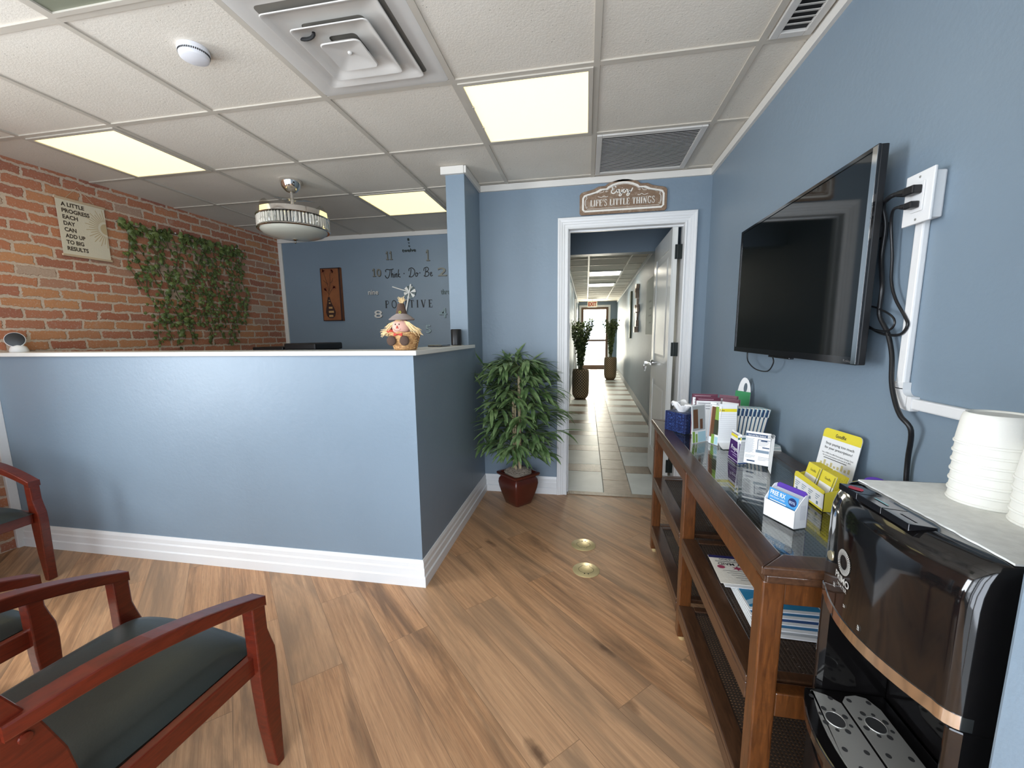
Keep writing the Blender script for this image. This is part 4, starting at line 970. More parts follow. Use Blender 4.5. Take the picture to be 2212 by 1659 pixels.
def vase_plant(cx, cy, r, h, top, sw, seed, label):
    random.seed(seed)
    P = thing('potted_eucalyptus', label, 'potted plant', (cx, cy, 0), 0)
    mt, nt, b = new_mat('lattice_vase_glaze'); g = N(nt); tc = g.n('ShaderNodeTexCoord').outputs['Object']
    sp = g.n('ShaderNodeSeparateXYZ'); g.l(tc, sp.inputs[0])
    ang = g.math('ARCTAN2', sp.outputs[1], sp.outputs[0]); u = g.math('MULTIPLY', ang, 18/(2*PI)); v = g.math('MULTIPLY', sp.outputs[2], 18)
    def tri(x):
        f = g.math('FRACT', x); return g.math('ABSOLUTE', g.math('SUBTRACT', f, .5))
    a = tri(g.math('ADD', u, v)); bb = tri(g.math('SUBTRACT', u, v)); mn = g.math('MINIMUM', a, bb); mx = g.math('MAXIMUM', a, bb)
    ln = g.math('LESS_THAN', mn, .11); dot = g.math('GREATER_THAN', mn, .40)
    c = g.mix(ln, (.028,.022,.013), (.52,.37,.20)); c = g.mix(dot, c, (.08,.06,.03)); g.l(c, b.inputs['Base Color']); b.inputs['Roughness'].default_value = .45
    build(MB().lathe([(0,.0005),(r*.62,.0005),(r*.70,.01),(r*.92,h*.10),(r,h*.22),(r*1.02,h*.5),(r*1.0,h*.9),(r*.96,h*.97),(r*.93,h),(r*.88,h),(r*.87,h*.94),(0,h*.93)], (cx,cy,0), 40), 'vase', mt, parent=P, smooth='angle')
    build(MB().lathe([(0,h*.95),(r*.86,h*.95)], (cx,cy,0), 20), 'soil', m_soil, parent=P)
    lf = MB(); st = MB()
    for i in range(60):
        a = random.uniform(0,2*PI); rr = sw*math.sqrt(random.random()); H = top - random.uniform(0,.18)
        p0 = Vector((cx+random.uniform(-.04,.04), cy+random.uniform(-.04,.04), h*.96)); p2 = Vector((cx+rr*math.cos(a), cy+rr*math.sin(a)*.9, H)); p1 = p0.lerp(p2,.45) + Vector((-.3*(p2.x-cx),-.3*(p2.y-cy),.03))
        pts = [p0.lerp(p1,t).lerp(p1.lerp(p2,t),t) for t in [k/9 for k in range(10)]]
        st.tube(pts, .0025, 4)
        for k in range(30):
            t = .15 + .85*k/29; q = p0.lerp(p1,t).lerp(p1.lerp(p2,t),t) + Vector([random.uniform(-.022,.022) for _ in range(3)])
            s_ = random.uniform(.013,.022); n = Vector([random.uniform(-1,1) for _ in range(3)]).normalized(); ax = n.orthogonal().normalized(); ay = n.cross(ax)
            lf.add([q+(ax*math.cos(j*PI/3)*1.2+ay*math.sin(j*PI/3)*.9)*s_ for j in range(6)], [tuple(range(6))])
    for q in (st, lf): q.v = [(max(v[0], -.280), v[1], v[2]) for v in q.v]
    build(st, 'stems', M('eucalyptus_stem', (.10,.11,.04), .6), parent=P); build(lf, 'leaves', mat_leaf('eucalyptus_leaf', (.05,.075,.022), (.16,.22,.07)), parent=P)
vase_plant(-.100, 8.12, .160, .575, 1.53, .26, 2, 'nearer tall leafy plant in a patterned vase, left side of hall')
vase_plant(.655, 11.6, .165, .61, 1.63, .24, 9, 'farther leafy plant in patterned vase, right side of the hall')
m_brass = M('satin_brass', (.72,.58,.30), .35, metal=.55, var=.05)
for i, (x, y, r, lb) in enumerate(((.0,2.375,.072,'round brass floor plate, the one nearer the doorway'),(.016,2.105,.072,'round brass floor plate, the one nearer the camera'))):
    d = thing('floor_outlet_cover', lb, 'floor plate', (x,y,0), 0, 'brass floor plates')
    build(MB().lathe([(0,.0003),(r,.0003),(r,.0015),(r-.003,.0035),(0,.0035)], (x,y,0), 48), 'plate', m_brass, parent=d, smooth='angle')
    mb = MB(); s = -1 if i else 1
    pts = [(.030+.0*k,0) for k in range(1)]
    pts = [(.040*math.cos(a),.034*math.sin(a)) for a in [math.radians(-60+k*15) for k in range(20)]]
    pts = pts + [(-.022,-.032),(-.022,-.040),(-.010,-.040),(-.010,-.034),(.008,-.034),(.008,-.041),(.020,-.041),(.020,-.030)]
    ribbon(mb, [(px_, s*py_) for px_, py_ in pts], .0020, (x,y,.0036), '+Z', .0002)
    for k in (0,1): mb.lathe([(0,0),(.004,0)], (x+.012-.02*k,y+s*.040,.0039), 10)
    build(mb, 'recess_lines', M('dark_groove', (.06,.045,.02), .6), parent=d)

# ================================================================== CHAIRS
m_mah = mat_wood('mahogany_lacquer', (.068,.008,.003), (.140,.016,.005), .32, (3,1.2,8), .12)
m_mahd = m_mah
m_leather = M('black_leather', (.022,.026,.022), .36, bump=.04, bscale=220)
def make_chair(label):
    """local frame: front edge at y=0, seat centre x=0, faces +y"""
    t = thing('guest_chair', label, 'chair', (0,0,0), 0)
    def part(mb, nm, mat, **k): return build(mb, nm, mat, parent=t, local=True, **k)
    def side_post(x, poly, w_=.036):
        return MB().prism(poly, (x-w_/2, 0, 0), (0,1,0), (0,0,1), w_)
    for s in (-1, 1):
        xf, xr = s*.260, s*.242
        # front leg with a knee at seat level
        fl = [(-.010,0),(.016,0),(.022,.22),(.026,.32),(.024,.375),(.014,.410),(.005,.445),(.004,.548),(-.038,.548),(-.036,.430),(-.036,.30),(-.028,.15)]
        part(side_post(xf, fl, .040), 'leg', m_mah, bevel=.004)
        # rear leg and back post
        rl = [(-.60,0),(-.560,0),(-.480,.20),(-.425,.34),(-.405,.42),(-.420,.52),(-.445,.60),(-.49,.70),(-.56,.86),(-.595,.86),(-.55,.70),(-.535,.58),(-.545,.48),(-.560,.36),(-.575,.20)]
        part(side_post(xr, rl, .034), 'leg', m_mah, bevel=.004)
        # arched arm
        mb = MB(); rows = []; n = 16
        for k in range(n+1):
            u = k/n; y = .004 + (-.500)*u; z = .548 + .108*math.sin(min(u*1.2,1)*PI/2) - .014*u; x = s*(.260 + .012*math.sin(u*PI) - .016*u)
            w2 = .024; th = .032 + .006*math.sin(u*PI)
            rows.append([(x-w2,y,z-.002),(x+w2,y,z-.002),(x+w2,y,z-th),(x-w2,y,z-th)])
        mb.grid(rows, close=True); mb.add(rows[0], [(0,1,2,3)]); mb.add(rows[-1], [(0,1,2,3)])
        part(mb, 'arm', m_mah, bevel=.004)
        part(MB().box(s*.250-.012, s*.250+.012, -.50, -.03, .325, .380), 'side_rail', m_mah, bevel=.003)
        part(MB().lathe([(0,0),(.010,0),(.009,.003),(0,.004)], (s*.2595, -.470, .592), 14, (0, s*PI/2, 0)), 'screw_cap', m_mah)
    part(MB().box(-.238,.238,-.030,-.006,.325,.380), 'front_rail', m_mah, bevel=.003)
    part(MB().box(-.232,.232,-.525,-.500,.325,.380), 'rear_rail', m_mah, bevel=.003)
    # domed seat cushion
    mb = MB(); rows = []; n = 20
    for i in range(n+1):
        u = i/n*2-1; r = []
        for j in range(n+1):
            v = j/n*2-1; e = (1-abs(u)**5)*(1-abs(v)**5); x = u*(.236 - .010*max(0,-v)); y = -.245 + v*.256 + .018*(1-u*u)*max(0,v)
            r.append((x, y, .380 + .050*e**.55 + .006*(1-u*u)))
        rows.append(r)
    mb.grid(rows); mb.box(-.215,.215,-.49,-.02,.35,.381)
    part(mb, 'seat', m_leather, smooth='angle')
    # backrest pad, gently curved
    mb = MB(); rows = []
    for i in range(13):
        u = i/12*2-1; bow = -.045*(1-u*u); r = []
        for (dz, dy) in ((0,.0),(.012,.018),(.06,.028),(.30,.028),(.345,.018),(.355,0),(.345,-.014),(.012,-.014)):
            z = .49 + dz; y = -.475 - dz*.36 + bow + dy; r.append((u*.205, y, z))
        rows.append(r)
    mb.grid(rows, close=True); mb.add(rows[0], [tuple(range(8))]); mb.add(rows[-1], [tuple(range(8))])
    part(mb, 'backrest', m_leather, smooth='angle')
    mb = MB(); rows = []
    for i in range(13):
        u = i/12*2-1; bow = -.045*(1-u*u); rows.append([(u*.222,-.600+bow-.0,.835),(u*.222,-.575+bow,.835),(u*.222,-.585+bow,.875),(u*.222,-.610+bow,.875)])
    mb.grid(rows, close=True); mb.add(rows[0], [(0,1,2,3)]); mb.add(rows[-1], [(0,1,2,3)])
    part(mb, 'top_rail', m_mah, bevel=.003)
    return t
ch = make_chair('red mahogany armchair with black seat nearest the camera'); ch.location = (-1.162,.940,0); ch.rotation_euler.z = math.radians(-4); ch['group'] = 'waiting room armchairs'
c2 = copy_tree(ch); c2.location = (-1.935,.905,0); c2.rotation_euler.z = math.radians(-2); c2['label'] = 'mahogany armchair mostly hidden, between the nearest chair and the left frame edge'
c3 = copy_tree(ch); c3.location = (-2.800,1.305,0); c3.rotation_euler.z = math.radians(-90); c3['label'] = 'mahogany armchair standing against the brick wall beside the blue half wall'

# ================================================================== TELEVISION, OUTLET, CABLES
TX, TY0, TY1, TZ0, TZ1 = .745, 1.312, 2.290, 1.167, 1.745
tv = thing('television', 'large black flat television mounted on the right blue wall', 'television', (.78,1.8,1.45))
m_scr = M('glossy_black_screen', (.004,.005,.005), .045, spec=.6)
build(MB().box(TX+.002,TX+.022,TY0,TY1,TZ0,TZ1), 'rear_case', m_black, parent=tv, bevel=.003)
build(MB().box(TX+.022,TX+.050,TY0+.14,TY1-.14,TZ0+.02,TZ1-.16), 'rear_bulge', m_black, parent=tv, bevel=.008)
build(MB().box(TX,TX+.0025,TY0+.022,TY1-.010,TZ0+.022,TZ1-.010), 'screen', m_scr, parent=tv)
mb = MB(); e = .010
rows = []
for a, c, d, f in ((TY0,TY0+.022,TZ0,TZ1),(TY1-.010,TY1,TZ0,TZ1),(TY0+.022,TY1-.010,TZ0,TZ0+.022),(TY0+.022,TY1-.010,TZ1-.010,TZ1)): mb.box(TX-.003,TX+.002,a,c,d,f)
build(mb, 'bezel', m_gblack, parent=tv)
build(MB().box(TX-.0045,TX-.0031,TY0+.001,TY0+.021,TZ0+.003,TZ1-.003), 'chrome_edge', m_chrome, parent=tv)
build(MB().box(TX-.004,TX+.014,1.70,1.88,TZ0-.008,TZ0-.0005), 'sensor_bar', m_gblack, parent=tv, bevel=.002)
build(MB().box(TX+.050,XR-.0005,1.55,2.0,1.36,1.56).box(TX+.040,XR-.0005,1.37,1.42,1.52,1.56), 'wall_bracket', M('bracket_steel', (.03,.03,.03), .4, metal=.6), parent=tv, bevel=.002)
mb = MB(); put_text(mb, 'Roku', (TX-.0034, TY0+.058, TZ0+.006), '-X', width=.034, size=1, sy=.012)
build(mb, 'tiny_lettering', M('dim_grey_print', (.15,.15,.15), .5), parent=tv)
under = [(2.188,1.164),(2.171,1.121),(2.074,1.092),(1.948,1.094),(1.897,1.132),(1.91,1.161)]
build(MB().tube(smooth_line([(.770,y,z) for y, z in under],6), .0028, 7), 'ir_cable', m_black, parent=tv)
ob = thing('outlet_box', 'white surface outlet box beside the television', 'outlet', (XR,1.255,1.58))
build(MB().box(XR-.029,XR-.0005,1.190,1.262,1.527,1.634), 'box', m_white, parent=ob, bevel=.004)
build(MB().box(XR-.036,XR-.0295,1.178,1.266,1.520,1.640), 'face_plate', m_white, parent=ob, bevel=.002)
build(MB().box(XR-.0395,XR-.0365,1.200,1.236,1.547,1.615), 'receptacle', m_white, parent=ob, bevel=.001)
mb = MB()
for z in (1.530, 1.628): mb.lathe([(0,0),(.003,0),(.0025,.001),(0,.001)], (XR-.0365,1.220,z), 8, (0,-PI/2,0))
build(mb, 'screw', m_steel, parent=ob)
def raceway():
    A = thing('cable_raceway', 'white plastic raceway running down and along the right wall', 'cable cover', (XR,1.24,1.1))
    x0, x1 = XR-.017, XR-.0005
    build(MB().box(x0,x1,1.222,1.250,1.112,1.5325), 'vertical_run', m_white, parent=A, bevel=.004)
    mb = MB(); rows = []
    for k in range(9):
        a = PI*k/16; c, s = math.cos(a), math.sin(a); cy, cz = 1.200, 1.115
        ro, ri = .054, .018
        rows.append([(x0-.002,cy+ro*c,cz-ro*s),(x0-.002,cy+ri*c,cz-ri*s),(x1,cy+ri*c,cz-ri*s),(x1,cy+ro*c,cz-ro*s)])
    mb.grid(rows, close=True); mb.add(rows[0], [(0,1,2,3)]); mb.add(rows[-1], [(0,1,2,3)])
    mb.box(x0-.002,x1,1.218,1.254,1.113,1.130); mb.box(x0-.002,x1,1.185,1.201,1.061,1.097)
    build(mb, 'elbow', m_white, parent=A)
    build(MB().box(x0,x1,.525,1.188,1.066,1.093), 'horizontal_run', m_white, parent=A, bevel=.004)
raceway()
def wl(pts, x=.79): return [(x if len(p) == 2 else p[2], p[0], p[1]) for p in pts]
thick = [(1.222,1.596,.770),(1.262,1.603,.764),(1.300,1.604,.770),(1.335,1.594,.780),(1.342,1.544,.795),(1.352,1.468,.80),(1.333,1.41,.795),(1.318,1.373,.79),(1.325,1.306,.795),(1.293,1.256,.80),(1.268,1.199,.80),(1.241,1.13,.79),(1.212,1.081,.785),(1.180,1.050,.780),(1.155,1.018,.79),(1.175,.940,.805),(1.175,.880,.808),(1.165,.82,.811),(1.16,.45,.811),(1.16,.30,.811)]
cb = thing('power_cable', 'thick black power cord plugged into top socket, drooping down the wall', 'cable', (.79,1.2,1.1))
build(MB().tube(smooth_line(wl(thick),6), .0058, 9), 'cord', m_black, parent=cb, smooth=True)
build(MB().obox((.770,1.218,1.597),.022,.030,.020,(0,0,.1)).tube([(.768,1.230,1.597),(.765,1.262,1.603)],[.011,.007],10), 'plug', m_black, parent=cb, bevel=.003)
thin = [(1.222,1.562,.771),(1.258,1.570,.768),(1.287,1.567,.775),(1.311,1.537,.79),(1.310,1.46,.80),(1.302,1.394,.80),(1.278,1.344,.80),(1.238,1.298,.80),(1.225,1.277,.80),(1.239,1.256,.80),(1.269,1.250,.80),(1.321,1.256,.80),(1.40,1.28,.806)]
cb = thing('television_cable', 'thinner black cord plugged into bottom socket, looping behind the television', 'cable', (.79,1.25,1.4))
build(MB().tube(smooth_line(wl(thin),6), .0036, 8), 'cord', m_black, parent=cb, smooth=True)
build(MB().obox((.771,1.218,1.563),.020,.024,.016).tube([(.769,1.228,1.563),(.768,1.252,1.569)],[.008,.005],10), 'plug', m_black, parent=cb, bevel=.003)
build(MB().tube(smooth_line([(.792,y,z) for y, z in ((1.38,1.335),(1.333,1.325),(1.278,1.304),(1.259,1.286),(1.266,1.269),(1.296,1.261),(1.36,1.27))],6), .0026, 7), 'loop', m_black, parent=cb)
# ================================================================== CONSOLE TABLE
m_cw = mat_wood('walnut_stained_wood', (.048,.015,.004), (.140,.046,.011), .28, (9,9,1.0), .3, worn=(.075,.026,.007))
m_cwd = mat_wood('dark_stained_wood', (.036,.016,.008), (.085,.038,.018), .3, (8,1.2,8), .4)
m_cane = M('dark_woven_cane', (.042,.027,.019), .5)
ZT = .775; X0, X1, Y0c, Y1c = .372, .800, .890, 2.430; FW = .062
K = thing('console_table', 'long dark wood console table with glass top and caned shelves', 'table', (.59,1.66,0))
mb = MB()
def mitre(x0,x1,y0,y1,w_,z0,z1):
    o = [(x0,y0),(x1,y0),(x1,y1),(x0,y1)]; i = [(x0+w_,y0+w_),(x1-w_,y0+w_),(x1-w_,y1-w_),(x0+w_,y1-w_)]
    for k in range(4):
        n = (k+1) % 4; mb.prism([o[k],o[n],i[n],i[k]], (0,0,z0), (1,0,0), (0,1,0), z1-z0)
mitre(X0,X1,Y0c,Y1c,FW,.752,ZT)
build(mb, 'top_frame', m_cwd, parent=K, bevel=.005, seg=3)
mb = MB(); mitre(X0+.012,X1-.012,Y0c+.012,Y1c-.012,.03,.728,.7515)
build(mb, 'moulding', m_cwd, parent=K, bevel=.006, seg=3)
build(MB().box(X0+FW-.004,X1-FW+.004,Y0c+FW-.004,Y1c-FW+.004,.765,.7735), 'glass_top', mat_clear('smoked_glass_top', (.90,.93,.91), .05, .015), parent=K)
def cane(name, x0,x1,y0,y1,z, p=.0098):
    mb = MB(); d = .0050; t = .0016
    y = y0
    while y < y1: mb.box(x0,x1,y,y+d,z,z+t); y += p
    x = x0
    while x < x1: mb.box(x,x+d,y0,y1,z+t*.6,z+t*1.6); x += p
    return build(mb, name, m_cane, parent=K)
build(MB().box(X0+FW-.01,X1-FW+.01,Y0c+FW-.01,Y1c-FW+.01,.7525,.7535), 'cane_backing', M('cane_backing', (.030,.034,.030), .7, bump=.3, bscale=90), parent=K)
cane('top_cane', X0+FW,X1-FW,Y0c+FW,Y1c-FW,.7560)
LG = .046
for y in (.915, 1.636, 2.350):
    for x in (.386, .748):
        l = build(MB().box(x,x+LG,y,y+LG,.022,.7275), 'leg', m_cw, parent=K, bevel=.004)
        build(MB().lathe([(0,.0005),(.013,.0005),(.015,.006),(.015,.021),(0,.0215)], (x+LG/2,y+LG/2,0), 16), 'brass_foot', m_brass, parent=l, smooth='angle')
for y0, y1 in ((.961,1.636),(1.682,2.350)):
    for x in (.392, .768): build(MB().box(x,x+.02,y0,y1,.672,.7275), 'apron', m_cw, parent=K, bevel=.002)
for y in (.921, 2.370): build(MB().box(.432,.748,y,y+.02,.672,.7275), 'apron', m_cw, parent=K, bevel=.002)
for zt in (.455, .165):
    for y0, y1 in ((.961,1.636),(1.682,2.350)):
        mb = MB(); mb.box(.384,.440,y0,y1,zt-.018,zt); mb.box(.384,.404,y0,y1,zt-.062,zt-.018); mb.box(.740,.795,y0,y1,zt-.018,zt); mb.box(.776,.795,y0,y1,zt-.062,zt-.018)
        mb.box(.440,.740,y0,y0+.03,zt-.018,zt); mb.box(.440,.740,y1-.03,y1,zt-.018,zt)
        build(mb, 'shelf_frame', m_cwd, parent=K, bevel=.003)
        cane('shelf_cane', .438,.742,y0+.028,y1-.028,zt-.006)
    for y in (.918, 2.354): build(MB().box(.432,.748,y,y+.034,zt-.060,zt), 'end_rail', m_cw, parent=K, bevel=.003)

# ------------------------------------------------------------------ things on the console
def fr(o, ang, lean=0):
    """upright plane: width direction at angle ang (deg, 0 = +x), leaning back by lean (deg)"""
    a, l = math.radians(ang), math.radians(lean); ax = Vector((math.cos(a), math.sin(a), 0)); n = Vector((math.sin(a), -math.cos(a), 0))
    return Vector(o), ax, (Vector((0,0,1))*math.cos(l) - n*math.sin(l))
def sheet(o, ax, ay, w_, h_, th=.0012):
    mb = MB(); return mb.prism([(0,0),(w_,0),(w_,h_),(0,h_)], o, ax, ay, -th)
def rect(mb, F, x0, x1, y0, y1, d=.0005):
    o, ax, ay = F; n = ax.cross(ay).normalized()*d
    mb.add([o+n+ax*x0+ay*y0, o+n+ax*x1+ay*y0, o+n+ax*x1+ay*y1, o+n+ax*x0+ay*y1], [(0,1,2,3)])
_pm = {}
def ink(name, col, rough=.45):
    if name not in _pm: _pm[name] = M(name, col, rough)
    return _pm[name]
def printed(t, F, w_, h_, items, th=.0012, paper=None, sname='sheet'):
    """a sheet with printed areas; items = (kind, name, colour, ...)"""
    s = build(sheet(*F, w_, h_, th), sname, paper or m_paper, parent=t)
    groups = {}
    for it in items:
        kind, nm, col = it[:3]; mb = groups.setdefault((nm, col), MB())
        if kind == 'r': rect(mb, F, *it[3:7], d=it[7] if len(it) > 7 else .0005)
        elif kind == 't':
            body, x, y, wd, hh = it[3:8]; o = F[0] + F[1]*x + F[2]*y + F[1].cross(F[2]).normalized()*.0009
            put_text(mb, body, o, (F[1], F[2]), width=wd, size=1, bold=.008, sy=hh/.73)
        elif kind == 'l':   # text lines
            x0, x1, y0, y1, n = it[3:8]
            for k in range(n):
                y = y1 - (y1-y0)*k/max(1,n-1); rect(mb, F, x0, x1 - (x1-x0)*(.35 if k == n-1 else .08*(k % 3)), y, y+(y1-y0)/n*.38, .0006)
    for (nm, col), mb in groups.items(): build(mb, nm, ink('ink_'+nm, col), parent=s)
    return s
# tissue box
tb = thing('tissue_box', 'blue patterned tissue box at the far end of the console', 'tissue box', (.46,2.17,ZT), 0)
u = Vector((.568,-.823,0)); v = Vector((.823,.568,0)); O = Vector((.400,2.172,ZT+.0005)); Wb, Db, Hb = .132, .085, .098
mt, nt, b = new_mat('blue_ring_print'); g = N(nt); tc = g.n('ShaderNodeTexCoord').outputs['Object']
vo = g.n('ShaderNodeTexVoronoi'); vo.inputs['Scale'].default_value = 62; vo.inputs['Randomness'].default_value = .35; g.l(tc, vo.inputs['Vector'])
ring = g.math('LESS_THAN', g.math('ABSOLUTE', g.math('SUBTRACT', vo.outputs['Distance'], .42)), .045)
c = g.mix(ring, (.006,.013,.062), (.035,.070,.22)); g.l(c, b.inputs['Base Color']); b.inputs['Roughness'].default_value = .4
build(MB().prism([(0,0),(Wb,0),(Wb,Db),(0,Db)], O, u, v, Hb) if 0 else MB().add([O, O+u*Wb, O+u*Wb+v*Db, O+v*Db, O+Vector((0,0,Hb)), O+u*Wb+Vector((0,0,Hb)), O+u*Wb+v*Db+Vector((0,0,Hb)), O+v*Db+Vector((0,0,Hb))], [(0,3,2,1),(4,5,6,7),(0,1,5,4),(1,2,6,5),(2,3,7,6),(3,0,4,7)]) or MB(), 'box', mt, parent=tb) if False else None
mb = MB(); mb.add([O, O+u*Wb, O+u*Wb+v*Db, O+v*Db, O+Vector((0,0,Hb)), O+u*Wb+Vector((0,0,Hb)), O+u*Wb+v*Db+Vector((0,0,Hb)), O+v*Db+Vector((0,0,Hb))], [(0,3,2,1),(4,5,6,7),(0,1,5,4),(1,2,6,5),(2,3,7,6),(3,0,4,7)])
build(mb, 'box', mt, parent=tb, bevel=.0015)
cc = O + u*Wb*.5 + v*Db*.5 + Vector((0,0,Hb+.0008))
mb = MB(); mb.add([cc + u*.038*math.cos(k*PI/10) + v*.026*math.sin(k*PI/10) for k in range(20)], [tuple(range(20))]); build(mb, 'opening', ink('slot_film', (.25,.27,.33)), parent=tb)
random.seed(6); mb = MB(); rows = []
for i in range(12):
    t = i/11; r = []
    for j in range(26):
        a = j/26*2*PI; rad = (.018 + .030*math.sin(t*PI*.55)) * (1 + .35*math.sin(a*5+i*.25) * t); z = t*.060 + .010*math.sin(a*3+1)*t + .008*math.sin(a*7)*t*t
        r.append(cc + u*(rad*math.cos(a)*1.1 + .012*t) + v*(rad*math.sin(a)*.8) + Vector((0,0,z if t < .8 else z - (t-.8)*.10)))
    rows.append(r)
mb.grid(rows, close=True); build(mb, 'tissue', m_paper, parent=tb, smooth=True)

G1 = 'leaflets standing on the console table'
def flyer(name, label, cat, base, group=G1): return thing(name, label, cat, base, 0, group)
MAR = (.10,.008,.030); NAV = (.020,.050,.115); TEAL = (.20,.42,.50); GRY = (.25,.25,.27)
# maroon-headed standing sheets at the back of the group
for k, (x, y, w1, w2, a1, a2, hh) in enumerate(((.500,2.070,.112,.085,-8,-42,.198),(.510,2.040,.108,.080,-6,-44,.186))):
    t = flyer('folded_leaflet', ('tall maroon-topped folded leaflet at the back of the console group','second maroon-topped folded leaflet, just in front of the tallest one')[k], 'leaflet', (x,y,ZT))
    F1 = fr((x,y,ZT+.0008), a1, 4); e = F1[0] + F1[1]*w1; F2 = fr(e, a2, 4)
    printed(t, F1, w1, hh, [('r','maroon',MAR,0,w1,hh-.017,hh),('l','grey',GRY,.012,w1-.012,hh-.055,hh-.030,3),('r','maroon',MAR,0,.004,0,hh),('r','pale_line',(.45,.30,.34),.012,w1-.03,hh-.0105,hh-.0085,.0008)])
    printed(t, F2, w2, hh, [('r','maroon',MAR,0,w2,hh-.017,hh),('l','grey',GRY,.008,w2-.01,hh-.060,hh-.030,3),('r','maroon',MAR,w2-.006,w2,0,hh)])
# clear holder with photo brochures
t = flyer('photo_brochure', 'brochures with brown photos in a clear holder beside the tissue box', 'brochure', (.47,1.9,ZT))
BRN = (.13,.055,.025); GRN = (.22,.36,.06); SKY = (.40,.60,.68)
F1 = fr((.468,1.892,ZT+.0008), 38, 5)
printed(t, F1, .092, .170, [('r','photo_grey',(.38,.40,.40),.006,.086,.055,.165),('r','photo_brown',BRN,.010,.040,.065,.150,.0008),('r','photo_brown',BRN,.052,.070,.060,.105,.0008),('r','leaf_green',GRN,.002,.018,.002,.052),('r','leaf_green',GRN,.022,.034,.002,.040),('r','sky_blue',SKY,.038,.088,.002,.048)])
F2 = fr((.541,1.950,ZT+.0008), -52, 5)
printed(t, F2, .030, .178, [('r','film_grey',(.55,.56,.58),.002,.028,.004,.170)])
t = flyer('photo_brochure', 'green and brown photo brochure standing left of the lined notes sheet', 'brochure', (.56,1.9,ZT))
F3 = fr((.542,1.925,ZT+.0008), -66, 3)
printed(t, F3, .058, .172, [('r','photo_brown',BRN,.004,.028,.030,.165),('r','leaf_green',GRN,.028,.054,.110,.168),('r','photo_dark',(.04,.045,.025),.026,.054,.045,.110,.0007),('r','leaf_green',GRN,.016,.034,.002,.044,.0008),('r','sky_blue',SKY,.036,.055,.002,.036),('r','photo_peach',(.60,.33,.25),.001,.006,.03,.160)])
# lined notes sheet with a curled foot
t = flyer('notes_leaflet', 'white lined notes leaflet with a yellow header bar', 'leaflet', (.60,1.86,ZT))
F4 = fr((.566,1.868,ZT+.016), 2, 4)
printed(t, F4, .072, .168, [('r','yellow',(.78,.66,.03),.001,.071,.134,.147),('t','dark_text',(.05,.05,.05),'Notes',.004,.137,.018,.007)] + [('r','rule_grey',(.45,.45,.47),.002,.070,.012+.0085*k,.0128+.0085*k) for k in range(14)])
mb = MB(); rows = []
for k in range(7):
    q = k/6; rows.append([(.566+.004*q,1.868-.055*q,ZT+.016-.0145*math.sin(q*PI/2)+.0), (.638-.008*q,1.870-.048*q,ZT+.016-.0145*math.sin(q*PI/2))])
mb.grid(rows); build(mb, 'curled_foot', m_paper, parent=t)
# row of identical booklets leaning on edge, seen at their near edges
BK = 'row of teal booklets'
bt_ = thing('booklet', 'teal and navy booklet, leftmost of the row, its pale blue cover showing', 'booklet', (.612,1.905,ZT+.0005), 0, BK)
def bpart(mb, nm, mat): return build(mb, nm, mat, parent=bt_, local=True)
bw, bd, bh = .0124, .085, .165
bpart(MB().box(.0010,bw-.0010,.0005,bd,.0005,bh-.0005), 'pages', M('booklet_pages', (.76,.71,.62), .7))
cv = bpart(MB().box(0,.0009,0,bd+.001,0,bh).box(bw-.0009,bw,0,bd+.001,0,bh), 'cover', ink('booklet_cover', (.38,.56,.62)))
build(MB().box(-.0003,.0001,0,bd,.118,.150), 'navy_band', ink('booklet_navy', NAV), parent=cv, local=True)
build(MB().box(bw-.0032,bw,-.0006,.0002,0,bh-.036).box(.0004,bw*.62,-.0006,.0002,bh-.036,bh-.004), 'navy_spine', ink('booklet_navy', NAV), parent=cv, local=True)
mb = MB(); put_text(mb, 'Community', (-.0004,.080,.090), '-X', width=.066, size=1, bold=.012, sy=.016); put_text(mb, 'Resource', (-.0004,.080,.070), '-X', width=.062, size=1, bold=.012, sy=.016)
for k in range(4): mb.box(-.0006,-.0003,.020+.006*k,.078,.050-.010*k,.0525-.010*k)
build(mb, 'lettering', ink('booklet_text', (.05,.10,.20)), parent=cv, local=True)
for o_ in [bt_] + list(bt_.children_recursive):
    if o_.type == 'MESH':
        for v_ in o_.data.vertices: v_.co.x *= 1 + .17*v_.co.z/bh
ords = ['second','third','fourth','fifth','sixth','seventh','eighth']
bt_.rotation_euler = (math.radians(-3), math.radians(3), 0)
for k in range(1, 10):
    c = copy_tree(bt_); c.location = (.612+.0128*k, 1.905-.0022*k, ZT+.0005); c.rotation_euler = (math.radians(-3), math.radians(3+.95*k), 0)
    c['label'] = ('teal and navy booklet, rightmost of the row and leaning most' if k == 9 else 'teal and navy booklet, next to the rightmost of the row' if k == 8 else 'teal and navy booklet, %s from the left of the row' % ords[k-1])
# purple and yellow pamphlet
t = flyer('purple_pamphlet', 'purple and white folded pamphlet with yellow stripe, before the booklet row', 'pamphlet', (.56,1.66,ZT))
PUR = (.055,.012,.115)
F5 = fr((.556,1.705,ZT+.0008), -88, 5)
printed(t, F5, .095, .112, [('r','purple',PUR,.0,.095,.0,.078),('r','yellow',(.70,.42,.03),0,.095,.090,.100),('r','purple',PUR,.0,.095,.1015,.104),('t','white',(.8,.8,.8),'Prayer',.018,.042,.070,.018),('r','lilac',(.40,.32,.50),.022,.082,.030,.033,.0008),('r','lilac',(.40,.32,.50),.040,.080,.022,.0245,.0008),('r','white',(.8,.8,.8),0,.095,.006,.0085)])
F6 = fr((.560,1.610,ZT+.0008), 14, 5)
printed(t, F6, .034, .108, [('r','teal_dark',(.04,.13,.14),0,.034,.092,.099),('l','grey',GRY,.003,.032,.010,.080,14),('r','blue_foot',(.06,.10,.20),0,.034,0,.006)])
